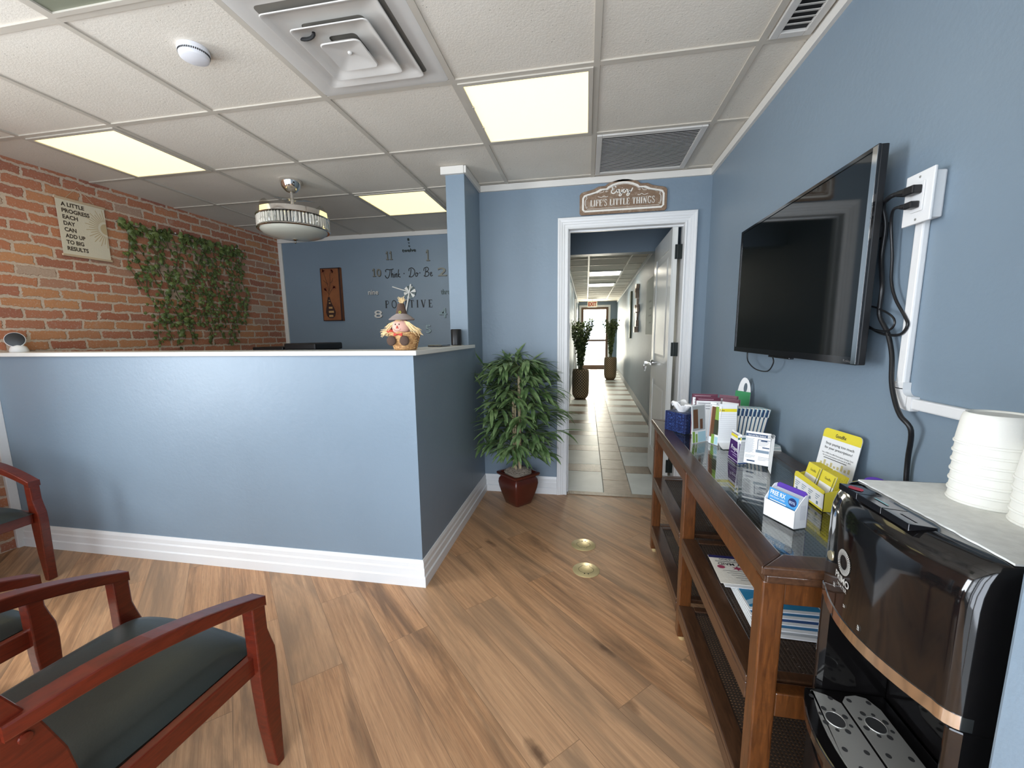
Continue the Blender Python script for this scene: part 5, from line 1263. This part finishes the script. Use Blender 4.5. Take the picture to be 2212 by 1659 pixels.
# white display leaflet with a phone drawing
t = flyer('display_leaflet', 'white standing leaflet printed with a phone outline and blue header', 'leaflet', (.6,1.57,ZT))
F7 = fr((.580,1.612,ZT+.010), -34, 6)
w7, h7 = .080, .118
printed(t, F7, w7, h7, [('r','navy',NAV,.0,w7,h7-.018,h7-.007),('t','white',(.8,.8,.8),'Save and Stay Updated',.008,h7-.0155,.056,.0055),('l','grey',(.35,.35,.37),.002,.030,.040,h7-.026,20),
  ('r','navy',NAV,.040,.042,.055,h7-.026),('r','navy',NAV,.040,.078,h7-.028,h7-.026),('r','navy',NAV,.050,.070,h7-.032,h7-.026),('r','slate',(.16,.22,.28),.036,.078,.044,.054),('l','grey',(.35,.35,.37),.044,.076,.070,.084,4),('r','navy',NAV,.056,.078,.062,.066),
  ('l','grey',(.35,.35,.37),.046,.084,.018,.028,3),('l','grey',(.35,.35,.37),.004,.036,.022,.030,3),('r','navy',NAV,.010,.036,.008,.013)])
e7 = F7[0] + F7[1]*w7
F8 = fr((e7.x,e7.y,ZT+.0008), -104, 2)
printed(t, F8, .055, .128, [])
mb = MB(); mb.tube([(e7.x-.002,e7.y,ZT+.118),(e7.x-.008,e7.y-.040,ZT+.130)], .0068, 12, caps=False); build(mb, 'rolled_edge', m_paper, parent=t, smooth=True)
# loose papers lying by the wall
for k in range(4):
    build(MB().obox((.765-.003*k,1.885+.006*k,ZT+.0022+.0042*k),.075,.13,.0034,(0,0,.08*(k-1.5))), 'flat_leaflet', (ink('pale_teal_cover',(.50,.58,.58)) if k % 2 else m_paper), origin=(.765,1.885,ZT+.0042*k),
          label='flat leaflet in the small pile behind the display leaflet, %s' % ('bottom','second from the bottom','second from the top','top of pile')[k], cat='leaflet', group='pile of flat leaflets by the wall')
# green and white hanging card leaning on the wall
def hanger():
    t = thing('door_hanger_card', 'green and white card with finger slot leaning on the wall', 'card', (.77,2.2,ZT))
    o, ax, ay = fr((.742,2.262,ZT+.0008), -62, 5)
    w_, h_ = .090, .262
    outer = [(0,0),(w_,0),(w_,.17)] + [(w_*.5+ w_*.5*math.cos(a)*(1 if a < PI/2 else .75), .17 + (h_-.17)*math.sin(a)) for a in [k*PI/12 for k in range(1,12)]] + [(w_*.12,.17),(0,.15)]
    inner = [(w_*.62+.011*math.cos(a), .212+.024*math.sin(a)) for a in [PI/2 - k*PI/8 for k in range(17)]]
    poly = outer[:9] + inner + outer[8:]
    mb = MB(); mb.prism(poly, o, ax, ay, -.0012); s = build(mb, 'card', m_paper, parent=t)
    mb = MB(); F = (o, ax, ay); rect(mb, F, -.0002, w_+.0002, 0, .192, .0006); build(mb, 'green_band', ink('green_print', (.06,.30,.12)), parent=s)
hanger()
# white box of blue discount cards
def cardbox():
    t = thing('card_dispenser', 'small white counter box of blue savings cards with purple back', 'card box', (.52,1.13,ZT))
    o = Vector((.478,1.166,ZT+.0006)); ax = Vector((.386,-.922,0)); dp = Vector((.922,.386,0)); wd, de = .094, .038
    Fq = (o, ax, Vector((0,0,1)))
    def P(x, d, z): return o + ax*x + dp*d + Vector((0,0,z))
    mb = MB()
    def slab(a, b_, c_, d_): mb.add([a,b_,c_,d_], [(0,1,2,3)])
    def plate(x0,x1,d0,d1,pts):  # pts (x,z) front-facing plate between depths
        n = len(pts); mb.add([P(x,d0,z) for x, z in pts]+[P(x,d1,z) for x, z in pts], [tuple(range(n)), tuple(range(2*n-1,n-1,-1))]+[(i,(i+1)%n,(i+1)%n+n,i+n) for i in range(n)])
    plate(0,wd,0,.0015,[(0,0),(wd,0),(wd,.046),(0,.046)])
    mb2 = mb
    for x0 in (0, wd-.0015):
        prof = [(0,0),(de,0),(de,.086),(de*.75,.084),(de*.35,.066),(0,.046)]; n = len(prof)
        mb.add([P(x0,d,z) for d, z in prof]+[P(x0+.0015,d,z) for d, z in prof], [tuple(range(n)), tuple(range(2*n-1,n-1,-1))]+[(i,(i+1)%n,(i+1)%n+n,i+n) for i in range(n)])
    mb.add([P(0,0,0),P(wd,0,0),P(wd,de,0),P(0,de,0),P(0,0,.0012),P(wd,0,.0012),P(wd,de,.0012),P(0,de,.0012)], [(0,3,2,1),(4,5,6,7),(0,1,5,4),(1,2,6,5),(2,3,7,6),(3,0,4,7)])
    build(mb, 'tray', m_paper, parent=t)
    mb = MB(); pts = [(0,0),(wd,0),(wd,.082),(wd*.9,.090),(wd*.1,.090),(0,.082)]; n = len(pts)
    mb.add([P(x,de-.0015,z) for x, z in pts]+[P(x,de,z) for x, z in pts], [tuple(range(n)), tuple(range(2*n-1,n-1,-1))]+[(i,(i+1)%n,(i+1)%n+n,i+n) for i in range(n)])
    build(mb, 'back_panel', ink('violet_board', (.085,.035,.30)), parent=t)
    mb = MB()
    for k in range(4): rect(mb, (P(wd+.0006,.010,0), dp, Vector((0,0,1))), .006+.004*k, .007+.004*k, .022, .060)
    build(mb, 'side_print', ink('ink_grey2', (.45,.45,.5)), parent=t)
    # a row of cards, each its own
    m_card = ink('card_blue', (.05,.25,.52)); m_cs = ink('card_stock', (.68,.72,.76))
    c0 = thing('savings_card', 'front blue savings card in the white box, lettered FREE RX', 'card', P(.003,.0035,.0015), 0, 'cards in the white box')
    Fc = (P(.003,.0035,.0015), ax, (Vector((0,0,1))*.98 - dp*(-.12)).normalized())
    s = build(sheet(*Fc, .088, .076, .0008), 'card_body', m_cs, parent=c0)
    mb = MB(); rect(mb, Fc, 0,.088,.040,.076); build(mb, 'blue_field', m_card, parent=s)
    mb = MB(); put_text(mb, 'FREE RX', Fc[0]+ax*.005+Fc[2]*.060-dp*.001, (ax, Fc[2]), width=.046, size=1, bold=.015, sy=.0165)
    put_text(mb, 'DISCOUNT CARD', Fc[0]+ax*.006+Fc[2]*.052-dp*.001, (ax, Fc[2]), width=.045, size=1, sy=.006); rect(mb, Fc, .006,.056,.0445,.0465,.0009)
    build(mb, 'lettering', m_paper, parent=s)
    mb = MB(); mb.add([Fc[0]-dp*.0008+ax*(.072+.012*math.cos(k*PI/8))+Fc[2]*(.060+.011*math.sin(k*PI/8)) for k in range(16)], [tuple(range(16))]); rect(mb, Fc, .010,.045,.018,.030,.0007)
    build(mb, 'navy_badge', ink('badge_navy', (.01,.02,.10)), parent=s)
    mb = MB(); put_text(mb, '80%', Fc[0]+ax*.063+Fc[2]*.056-dp*.0016, (ax, Fc[2]), width=.018, size=1, bold=.012, sy=.010); put_text(mb, 'SingleCare', Fc[0]+ax*.050+Fc[2]*.022-dp*.001, (ax, Fc[2]), width=.040, size=1, sy=.009)
    build(mb, 'small_lettering', ink('badge_print', (.35,.45,.62)), parent=s)
    mb = MB()
    for k in range(1, 10):
        q = build(sheet(Fc[0]+dp*.0029*k, ax, Fc[2], .088, .075-.0006*(k%2), .0012), 'savings_card', m_cs, origin=Fc[0]+dp*.0031*k,
                  label='blue savings card behind the front one in the white box', cat='card', group='cards behind the front card in the white box')
cardbox()
# yellow prescription-card stand
def ystand():
    YEL = (.74,.62,.05); m_y = ink('stand_yellow', YEL)
    t = thing('card_stand', 'yellow and white prescription card stand with a tall back board', 'card stand', (.70,1.30,ZT))
    Fb = fr((.748,1.485,ZT+.0008), -80, 9); wb, hb = .150, .178
    def rr(w_, h_, r): return [(0,0),(w_,0)] + [(w_-r+r*math.cos(a), h_-r+r*math.sin(a)) for a in [k*PI/10 for k in range(6)]] + [(r-r*math.sin(a), h_-r+r*math.cos(a)) for a in [k*PI/10 for k in range(6)]]
    s = build(MB().prism(rr(wb,hb,.014), *Fb, -.0016), 'back_board', m_paper, parent=t)
    mb = MB(); n = Fb[1].cross(Fb[2]).normalized()*.0005; P_ = [p for p in rr(wb,hb,.014) if p[1] > .14]
    P_ = [(0,.148),(wb,.148)] + [p for p in P_ if p[1] > .148]
    mb.add([Fb[0]+n+Fb[1]*x+Fb[2]*y for x, y in P_], [tuple(range(len(P_)))]); build(mb, 'yellow_header', m_y, parent=s)
    mb = MB(); nn = n*2
    def tx(b_, x, y, w_, h_, bold=.02): put_text(mb, b_, Fb[0]+nn+Fb[1]*x+Fb[2]*y, (Fb[1], Fb[2]), width=w_, size=1, bold=bold, sy=h_/.73)
    tx('GoodRx', .052, .156, .042, .011); tx('Stop paying too much', .020, .128, .112, .0085, 0); tx('for your prescriptions!', .020, .114, .110, .0085, 0)
    tx('Use a FREE GoodRx Prescription Savings Card', .014, .098, .124, .0045, 0); tx('for your prescriptions and save up to 80%', .020, .090, .112, .0045, 0)
    rect(mb, Fb, .026,.118,.0835,.0855,.0009)
    rect(mb, Fb, .012,.052,.048,.0525,.0009); rect(mb, Fb, .012,.050,.040,.0435,.0009)
    build(mb, 'lettering', ink('black_print', (.03,.03,.03)), parent=s)
    mb = MB(); random.seed(8)
    for k in range(9): rect(mb, Fb, .016+.014*k, .024+.014*k, .060, .066+random.uniform(0,.012), .0006)
    build(mb, 'small_drawings', ink('pale_ochre', (.60,.52,.25)), parent=s)
    # front pocket
    o = Vector((.640,1.368,ZT+.0008)); ax = Vector((0,-1,0)); dp = Vector((1,0,0)); wd, de = .165, .080
    def P(x, d, z): return o + ax*x + dp*d + Vector((0,0,z))
    mb = MB(); prof = [(0,0),(wd,0),(wd,.058),(.018,.066),(.006,.062),(0,.050)]; n_ = len(prof)
    mb.add([P(x,0,z) for x, z in prof]+[P(x,.0015,z) for x, z in prof], [tuple(range(n_)), tuple(range(2*n_-1,n_-1,-1))]+[(i,(i+1)%n_,(i+1)%n_+n_,i+n_) for i in range(n_)])
    for x0 in (0, wd-.0015):
        pr2 = [(0,0),(de,0),(de,.070),(de*.8,.068),(de*.4,.062),(0,.052)]; n_ = len(pr2)
        mb.add([P(x0,d,z) for d, z in pr2]+[P(x0+.0015,d,z) for d, z in pr2], [tuple(range(n_)), tuple(range(2*n_-1,n_-1,-1))]+[(i,(i+1)%n_,(i+1)%n_+n_,i+n_) for i in range(n_)])
    pk = build(mb, 'pocket', m_y, parent=t)
    Fk = (P(0,-.0002,0), ax, Vector((0,0,1))); mb = MB(); rect(mb, Fk, .006, wd, .006, .048, .0004); build(mb, 'white_panel', m_paper, parent=pk)
    mb = MB()
    for c in range(4):
        for k in range(3): rect(mb, Fk, .012+.038*c, .040+.036*c-.006*k, .036-.006*k, .038-.006*k, .0009)
        rect(mb, Fk, .018+.038*c, .027+.038*c, .010, .019, .0009)
    build(mb, 'panel_print', ink('ink_slate', (.12,.15,.22)), parent=pk)
    # two bundles of yellow cards
    for q, x0 in enumerate((.012, .088)):
        Fc = (P(x0,.010,.004), ax, (Vector((0,0,1))*.97 + dp*.24).normalized()); b_ = 'left' if q == 0 else 'right'
        mb = MB(); d_ = thing('prescription_card', 'front yellow and white card in the %s pocket of yellow stand' % b_, 'card', Fc[0], 0, 'cards in the yellow stand')
        s = build(sheet(*Fc, .068, .094, .0008), 'card_body', m_paper, parent=d_)
        mb = MB(); rect(mb, Fc, 0,.068,.062,.094); build(mb, 'yellow_field', m_y, parent=s)
        mb = MB(); rect(mb, Fc, .060,.063,.020,.090,.0008); put_text(mb, 'GoodRx', Fc[0]-dp*.001+ax*.020+Fc[2]*.074, (ax, Fc[2]), width=.030, size=1, bold=.008, sy=.010)
        build(mb, 'card_print', ink('olive_print', (.16,.15,.04)), parent=s)
        for k in range(1, 9):
            build(sheet(Fc[0]+dp*.0034*k, ax, Fc[2], .068, .094, .0014), 'prescription_card', m_y, origin=Fc[0]+dp*.0034*k, label='yellow card behind the front one, %s pocket of the yellow stand' % b_, cat='card', group='cards behind the front card, %s pocket' % b_)
ystand()
t = thing('purple_card_holder', 'purple card holder with rounded top, behind the water dispenser', 'card holder', (.72,1.13,ZT))
Fp = fr((.712,1.205,ZT+.0008), -84, 10); w_, h_ = .112, .118
mb = MB(); mb.prism([(0,0),(w_,0),(w_,h_-.03)]+[(w_/2+w_/2*math.cos(a), h_-.03+.03*math.sin(a)) for a in [k*PI/10 for k in range(1,10)]]+[(0,h_-.03)], *Fp, -.002)
build(mb, 'back_panel', ink('violet_board', (.085,.035,.30)), parent=t)
mb = MB(); o = Fp[0]; mb.box(.668,.712,1.088,1.205,ZT+.0008,ZT+.045); build(mb, 'tray', ink('violet_board', (.085,.035,.30)), parent=t)

# ------------------------------------------------------------------ papers on the upper shelf
ZS = .4555
BLU = (.035,.17,.34)
random.seed(12)
def mag(k, x, y, rot, col, label, z, sx=.20, sy=.26, th=.004):
    c, s_ = math.cos(rot), math.sin(rot)
    t = thing('magazine', label, 'magazine', (x,y,z), 0, 'papers on the upper console shelf')
    build(MB().obox((x,y,z+th/2),sx,sy,th,(0,0,rot)), 'pages', m_paper, parent=t)
    A = Vector((c,s_,0)); B = Vector((-s_,c,0)); o = Vector((x,y,z+th)) - A*sx/2 - B*sy/2; F = (o, A, B)
    mb = MB(); rect(mb, F, .006, sx-.004, .012, sy-.004, .0003); build(mb, 'cover', ink('cover_%d' % k, col), parent=t)
    mb = MB(); n = Vector((0,0,.0006)); pts = [o+n+A*(.006+(sx-.01)*u)+B*(.02+.05*math.sin(u*2.2)) for u in [i/8 for i in range(9)]]; pts2 = [p+B*.02 for p in pts]
    mb.grid([pts, pts2]); build(mb, 'pale_swoosh', ink('swoosh', (.35,.52,.62)), parent=t)
z = ZS
specs = [((.42,.43,.44),'bottom magazine, grey and red covered, on the upper shelf'),(BLU,'second magazine from the bottom on the upper shelf, blue cover'),((.02,.07,.22),'navy blue magazine in the middle of the shelf pile'),(BLU,'fourth magazine in the shelf pile, blue with pale wave'),((.03,.22,.40),'topmost bright blue magazine on the upper shelf pile')]
for k, (col, lb) in enumerate(specs):
    mag(k, .562+.002*k, 1.235+.022*k, -.03+.012*k, col, lb, z, th=.0026); z += .0040
build(MB().obox((.520,1.13,ZS+.0047),.05,.014,.0006), 'red_strip', ink('red_print', (.28,.03,.03)), origin=(.52,1.13,ZS), label='small red printed strip on the bottom magazine of the shelf pile', cat='printed strip') if 0 else None
t = thing('white_envelope', 'plain white paper half under the flyer on the upper shelf', 'paper', (.57,1.37,z), 0)
build(MB().obox((.545,1.362,z+.001),.21,.15,.0016,(0,0,-.03)), 'sheet', m_paper, parent=t)
t = thing('cleaning_flyer', 'white cleaning-service flyer lying upside down on the upper shelf', 'flyer', (.57,1.45,z))
o = Vector((.676,1.558,z+.0075)); A = Vector((-1,.03,0)).normalized(); B = Vector((-.03,-1,-.02)).normalized()
F = (o, A, B); F = (Vector((.650,1.466,z+.006)), A, B)
n = A.cross(B)
mb = MB(); mb.prism([(0,0),(.215,0),(.215,.165),(0,.165)], F[0]-n*.0012, A, B, .0012); build(mb, 'sheet', m_paper2, parent=t)
mb = MB(); rect(mb, F, 0,.215,0,.016); build(mb, 'navy_edge', ink('navy_edge', (.02,.02,.10)), parent=t)
mb = MB()
def ft(b_, x, y, w_, h_, bold=.01): put_text(mb, b_, F[0]+n*.0009+A*x+B*y, (A, B), width=w_, size=1, bold=bold, sy=h_/.73)
ft('813-877-6900', .075,.020,.11,.009); ft('MOLLY MAID', .070,.046,.125,.015,.012); rect(mb, F, .07,.20,.0345,.0365,.0009); rect(mb, F, .07,.20,.0395,.0410,.0009)
for k in range(5): rect(mb, F, .06,.19-.01*k,.092+.012*k,.0935+.012*k,.0009)
build(mb, 'lettering', ink('black_print', (.03,.03,.03)), parent=t)
mb = MB(); mb.add([F[0]+n*.0009+A*(.190+.012*math.cos(k*PI/8))+B*(.072+.010*math.sin(k*PI/8)) for k in range(16)], [tuple(range(16))]); mb.add([F[0]+n*.0009+A*(.140+(.018 if k%2 else .008)*math.cos(k*PI/6))+B*(.075+(.014 if k%2 else .006)*math.sin(k*PI/6)) for k in range(12)], [tuple(range(12))])
build(mb, 'badge', ink('badge_red', (.35,.05,.10)), parent=t)

# ================================================================== WATER DISPENSER
def dispenser():
    X0, X1, Ya, Yb, ZH, ZN = .470, .842, .596, .930, .962, .716
    W = thing('water_dispenser', 'black bottom-loading water dispenser in the lower right corner', 'water dispenser', (.65,.76,-.0660))
    m_b = M('piano_black_plastic', (.0045,.004,.004), .07, coat=.5)
    ym = (Ya+Yb)/2; hw = (Yb-Ya)/2
    def front(inset=0, bow=.028, r=.030, n=14):
        """plan outline, back corners square, front bowed"""
        P = [(X1, Yb), (X1, Ya)]
        # near front corner
        for k in range(6):
            a = -PI/2 - k*PI/10; P.append((X0+bow+inset+r + r*math.cos(a), Ya+r + r*math.sin(a)))
        for k in range(1, n):
            t = k/n; y = Ya+r + (Yb-Ya-2*r)*t; P.append((X0+inset+bow - bow*(1-((y-ym)/(hw-r))**2), y))
        for k in range(6):
            a = PI - k*PI/10; P.append((X0+bow+inset+r + r*math.cos(a), Yb-r + r*math.sin(a)))
        return P
    def lofted(levels, cap=True, **kw):
        mb = MB(); rows = [[(x,y,z) for x, y in front(i, **kw)] for i, z in levels]; mb.grid(rows, close=True)
        mb.add(rows[0], [tuple(range(len(rows[0])))]); mb.add(rows[-1], [tuple(range(len(rows[0])))]); return mb
    hd = build(lofted([(0,ZN),(0,ZN+.06),(0,.895),(.002,.915),(.008,.935),(.018,.950),(.032,.959),(.050,.962)]), 'dispensing_head', m_b, parent=W, smooth='angle')
    # chrome band under the head
    mb = MB(); P = front(-.0015)[2:]; rows = [[(x,y,ZN+.001) for x, y in P],[(x,y,ZN+.022) for x, y in P]]; Pi = front(.004)[2:]; rows += [[(x,y,ZN+.022) for x, y in Pi],[(x,y,ZN+.001) for x, y in Pi]]
    mb.grid(rows + [rows[0]]); build(mb, 'chrome_band', m_chrome, parent=W, smooth='angle')
    # column behind the recess and two side cheeks
    ZB = .470
    mb = MB(); mb.box(.640,X1,Ya+.001,Yb-.001,-.0655,ZN-.0005); build(mb, 'rear_column', m_b, parent=W)
    for s, ya, yb in ((0,Ya+.0005,Ya+.022),(1,Yb-.022,Yb-.0005)):
        mb = MB(); x0 = X0+.035; mb.prism([(x0+.012,ya),(.6395,ya),(.6395,yb),(x0+.012,yb),(x0,(ya+yb)/2+.004),(x0,(ya+yb)/2-.004)], (0,0,ZB+.0005), (1,0,0), (0,1,0), ZN-ZB-.001)
        build(mb, 'side_cheek', m_b, parent=W, bevel=.003)
    # lower cabinet
    cabinet = build(lofted([(0.006,-.0655),(0.0,-.05),(0,ZB-.02),(0.002,ZB)]), 'cabinet', m_b, parent=W, smooth='angle')
    mb = MB(); rows = [[(x,y,z) for x, y in front(-.0025)[3:-1]] for z in (-.02,.40)]; rows2 = [[(x,y,z) for x, y in front(.002)[3:-1]] for z in (.40,-.02)]
    mb.grid(rows + rows2 + [rows[0]]); build(mb, 'bottle_door', M('satin_black_door', (.010,.009,.009), .2), parent=W, smooth='angle')
    # drip tray jutting out in a curve
    ZT_ = .4925
    tray = [(.632,Ya+.024)] + [(X0-.028 + .055*((y-ym)/hw)**2*1.0, y) for y in [Ya+.024+(Yb-Ya-.048)*k/16 for k in range(17)]] + [(.632,Yb-.024)]
    mb = MB(); mb.prism(tray, (0,0,ZB+.0005), (1,0,0), (0,1,0), .022); tr = build(mb, 'drip_tray', m_b, parent=W, bevel=.003)
    def plate(nm, xa, xb, ya, yb, curve):
        """steel plate with a big hole pair and many small holes, built as a ring mesh per cell"""
        mb = MB(); P = []
        holes = []
        cx = (xa+xb)/2
        for cy in (ya+(yb-ya)*.28, ya+(yb-ya)*.74):
            holes.append((cx, cy, .0165, True))
            for k in range(8):
                a = k*PI/4+.39; holes.append((cx+.024*math.cos(a), cy+.026*math.sin(a), .0034 if k % 2 else .0048, False))
        for cy in (ya+.014, (ya+yb)/2, yb-.016):
            for dx in (-.018, .018): holes.append((cx+dx, cy, .0045, False))
        def outline():
            if not curve: return [(xa+.004,ya),(xb-.004,ya),(xb,ya+.01),(xb,yb-.03),(xb-.012,yb-.004),(xb-.03,yb),(xa+.012,yb-.006),(xa,yb-.02),(xa,ya+.01)]
            return [(xb,ya+.006),(xb,yb-.026),(xb-.02,yb-.008),(xb-.045,yb)] + [(xa + .040*((y-ym)/hw)**2, y) for y in [yb-(yb-ya)*k/10 for k in range(0,11)]]
        mb.prism(outline(), (0,0,ZT_), (1,0,0), (0,1,0), .0018)
        pl = build(mb, nm, m_steel, parent=tr)
        mb = MB(); mb2 = MB()
        for x, y, r, big in holes:
            mb.add([(x+r*math.cos(k*PI/10), y+r*1.12*math.sin(k*PI/10), ZT_+.0022) for k in range(20)], [tuple(range(20))])
            if big: mb2.tube([(x+r*math.cos(k*PI/12), y+r*1.12*math.sin(k*PI/12), ZT_+.0022) for k in range(25)], .0010, 6, False)
        build(mb, 'drain_holes', m_dark, parent=tr); build(mb2, 'hole_rims', m_steel, parent=tr)
    plate('front_grille', X0-.002, .534, Ya+.034, Yb-.034, True)
    plate('rear_grille', .540, .604, Ya+.034, Yb-.034, False)
    # front seam, logo and symbols on the bowed face
    def fx_(y): return X0+.028 - .028*(1-((y-ym)/(hw-.030))**2) - .0012
    m_lg = M('silver_print', (.42,.41,.38), .4); mb = MB()
    cy, cz = .806, .842
    for k in range(40):
        a = 2*PI*k/40; r0, r1 = .013, .0235
        p = [(cy-r0*math.cos(a-.03), cz+r0*1.0*math.sin(a-.03)),(cy-r0*math.cos(a+.03), cz+r0*math.sin(a+.03)),(cy-r1*math.cos(a+.055), cz+r1*math.sin(a+.055)),(cy-r1*math.cos(a-.055), cz+r1*math.sin(a-.055))]
        mb.add([(fx_(y), y, z) for y, z in p], [(0,1,2,3)])
    t = text_mb('PRIMO', 1, .03); xs = [v[0] for v in t.v]; s_ = .052/(max(xs)-min(xs))
    mb.add([(fx_(cy+.027-v[0]*s_), cy+.027-v[0]*s_, .802+v[1]*s_) for v in t.v], t.f)
    t = text_mb('WATER', 1, .0); xs = [v[0] for v in t.v]; s_ = .034/(max(xs)-min(xs))
    mb.add([(fx_(cy+.014-v[0]*s_), cy+.014-v[0]*s_, .791+v[1]*s_) for v in t.v], t.f)
    build(mb, 'logo', m_lg, parent=hd)
    mb = MB()
    for y, z, n in ((.833,.778,3),(.788,.765,2),(.745,.752,3)):
        for k in range(n): mb.obox((fx_(y)-.0002, y, z+.003*k),.0006,.005,.0009,(.3*k,0,0))
    build(mb, 'symbols', m_lg, parent=hd)
    y = .868; build(MB().lathe([(0,0),(.010,0),(.009,.0025),(0,.003)], (fx_(y),y,.822), 20, (0,-PI/2,0)), 'key_lock', M('pale_gold_metal', (.60,.55,.38), .3, metal=.8), parent=hd, smooth='angle')
    mb = MB(); mb.add([(fx_(y)-.0004, y, z) for y, z in ((.87,.790),(.70,.7500),(.70,.7508),(.87,.7908))], [(0,1,2,3)]); 
    build(MB().lathe([(0,0),(.014,0),(.014,.001),(0,.001)], (.6385,.800,.690), 24, (0,-PI/2,0)), 'round_sticker', ink('sticker_white', (.75,.62,.60)), parent=W)
    mb = MB(); mb.box(.6365,.6370,.794,.806,.684,.687); mb.box(.6365,.6370,.797,.803,.690,.696); build(mb, 'sticker_print', ink('sticker_red', (.5,.05,.05)), parent=W)
    # push buttons along the top front
    for k, (ya, yb) in enumerate(((.826,.880),(.762,.824),(.700,.760))):
        mb = MB(); xa = .492; h_ = .012
        mb.add([(xa,ya,.957),(xa,yb,.957),(xa+.040,yb,.9625),(xa+.040,ya,.9625),(xa,ya,.957+h_),(xa,yb,.957+h_),(xa+.040,yb,.9645),(xa+.040,ya,.9645)], [(0,3,2,1),(4,5,6,7),(0,1,5,4),(1,2,6,5),(2,3,7,6),(3,0,4,7)])
        bt = build(mb, 'push_button', m_gblack, parent=hd, bevel=.0015)
        mb = MB(); col = ((.50,.03,.06),(.25,.50,.52),(.30,.30,.30))[k]; yc = (ya+yb)/2
        if k == 0: mb.add([(xa+.014+.010*math.cos(a)+.002*math.cos(3*a), yc+.015*math.sin(a), .969-(.014+.010*math.cos(a))*.11+.001) for a in [i*PI/9 for i in range(18)]], [tuple(range(18))])
        else: mb.add([(xa+.018,yc-.017,.9679),(xa+.022,yc-.017,.9675),(xa+.022,yc+.017,.9675),(xa+.018,yc+.017,.9679)], [(0,1,2,3)])
        build(mb, ('red_sticker','mark','mark')[k], ink('button_%d' % k, col), parent=bt)
    W.scale = (.95,.95,.95); W.location = (.65*.95,.76*.95,.0006)
    return W
dispenser()
# towel or foam sheet lying on the dispenser, cups on top
mt, nt, b = new_mat('foam_sheet'); g = N(nt); tc = g.n('ShaderNodeTexCoord').outputs['Object']
g.l(g.ramp(g.noise(tc, 60, 4), [(.3,(.66,.66,.62)),(.7,(.76,.76,.72))]), b.inputs['Base Color']); b.inputs['Roughness'].default_value = .85; g.l(g.bump(g.noise(tc, 220, 3), .3, .002), b.inputs['Normal'])
random.seed(3); xa, xb, ya, yb = .520, .800, .572, .872
P = [(xa + .03*(1-t)*0 - .0 + random.uniform(-.0012,.0012), ya+(yb-ya)*t) for t in [k/24 for k in range(25)]]
P = [(x, y) for x, y in P] + [(xb,yb),(xb,ya)]
mb = MB(); mb.prism(P, (0,0,.9775), (1,0,0), (0,1,0), .0028)
build(mb, 'paper_towel_sheet', mt, origin=(.66,.72,.9775), label='white textured sheet lying on top of the water dispenser', cat='paper sheet')
m_foam = M('white_foam_cup', (.78,.765,.70), .55, bump=.05, bscale=150)
cupz = .9806
def make_cup():
    r0, r1, h = .0470, .0400, .052
    return MB().lathe([(r0,0),(r0+.0006,.0006),(r0+.0008,.0025),(r0+.0004,.0040),(r0-.0008,.0046),(r1+.002,h-.008),(r1,h-.002),(r1-.002,h),(r1-.005,h-.0005),(r1-.006,h-.003),(0,h-.003),(0,h-.006),(r1-.004,h-.006),(r0-.003,.0046),(r0-.002,0)], (0,0,0), 48)
cup0 = build(make_cup(), 'foam_cup', m_foam, local=True, smooth='angle', cat='cup')
def stack(x, y, n, st, where, grp):
    names = ['topmost','second from the top','third from the top','fourth from the top','fifth from the top','sixth from the top','seventh from the top','eighth from the top','ninth from the top','tenth from the top']
    for k in range(n):
        c = cup0 if (k == 0 and st) else cup0.copy()
        if c is not cup0: COL.objects.link(c)
        c.location = (x, y, cupz + .0162*k); c['group'] = grp; c['category'] = 'cup'
        i = n-1-k; c['label'] = 'upside-down white foam cup, %s %s' % ('lowest' if k == 0 else names[i], where)
stack(.655, .782, 7, True, 'in the tall stack', 'tall stack of foam cups')
stack(.668, .690, 5, False, 'in the stack cut by the right edge', 'foam cup stack at the right edge')
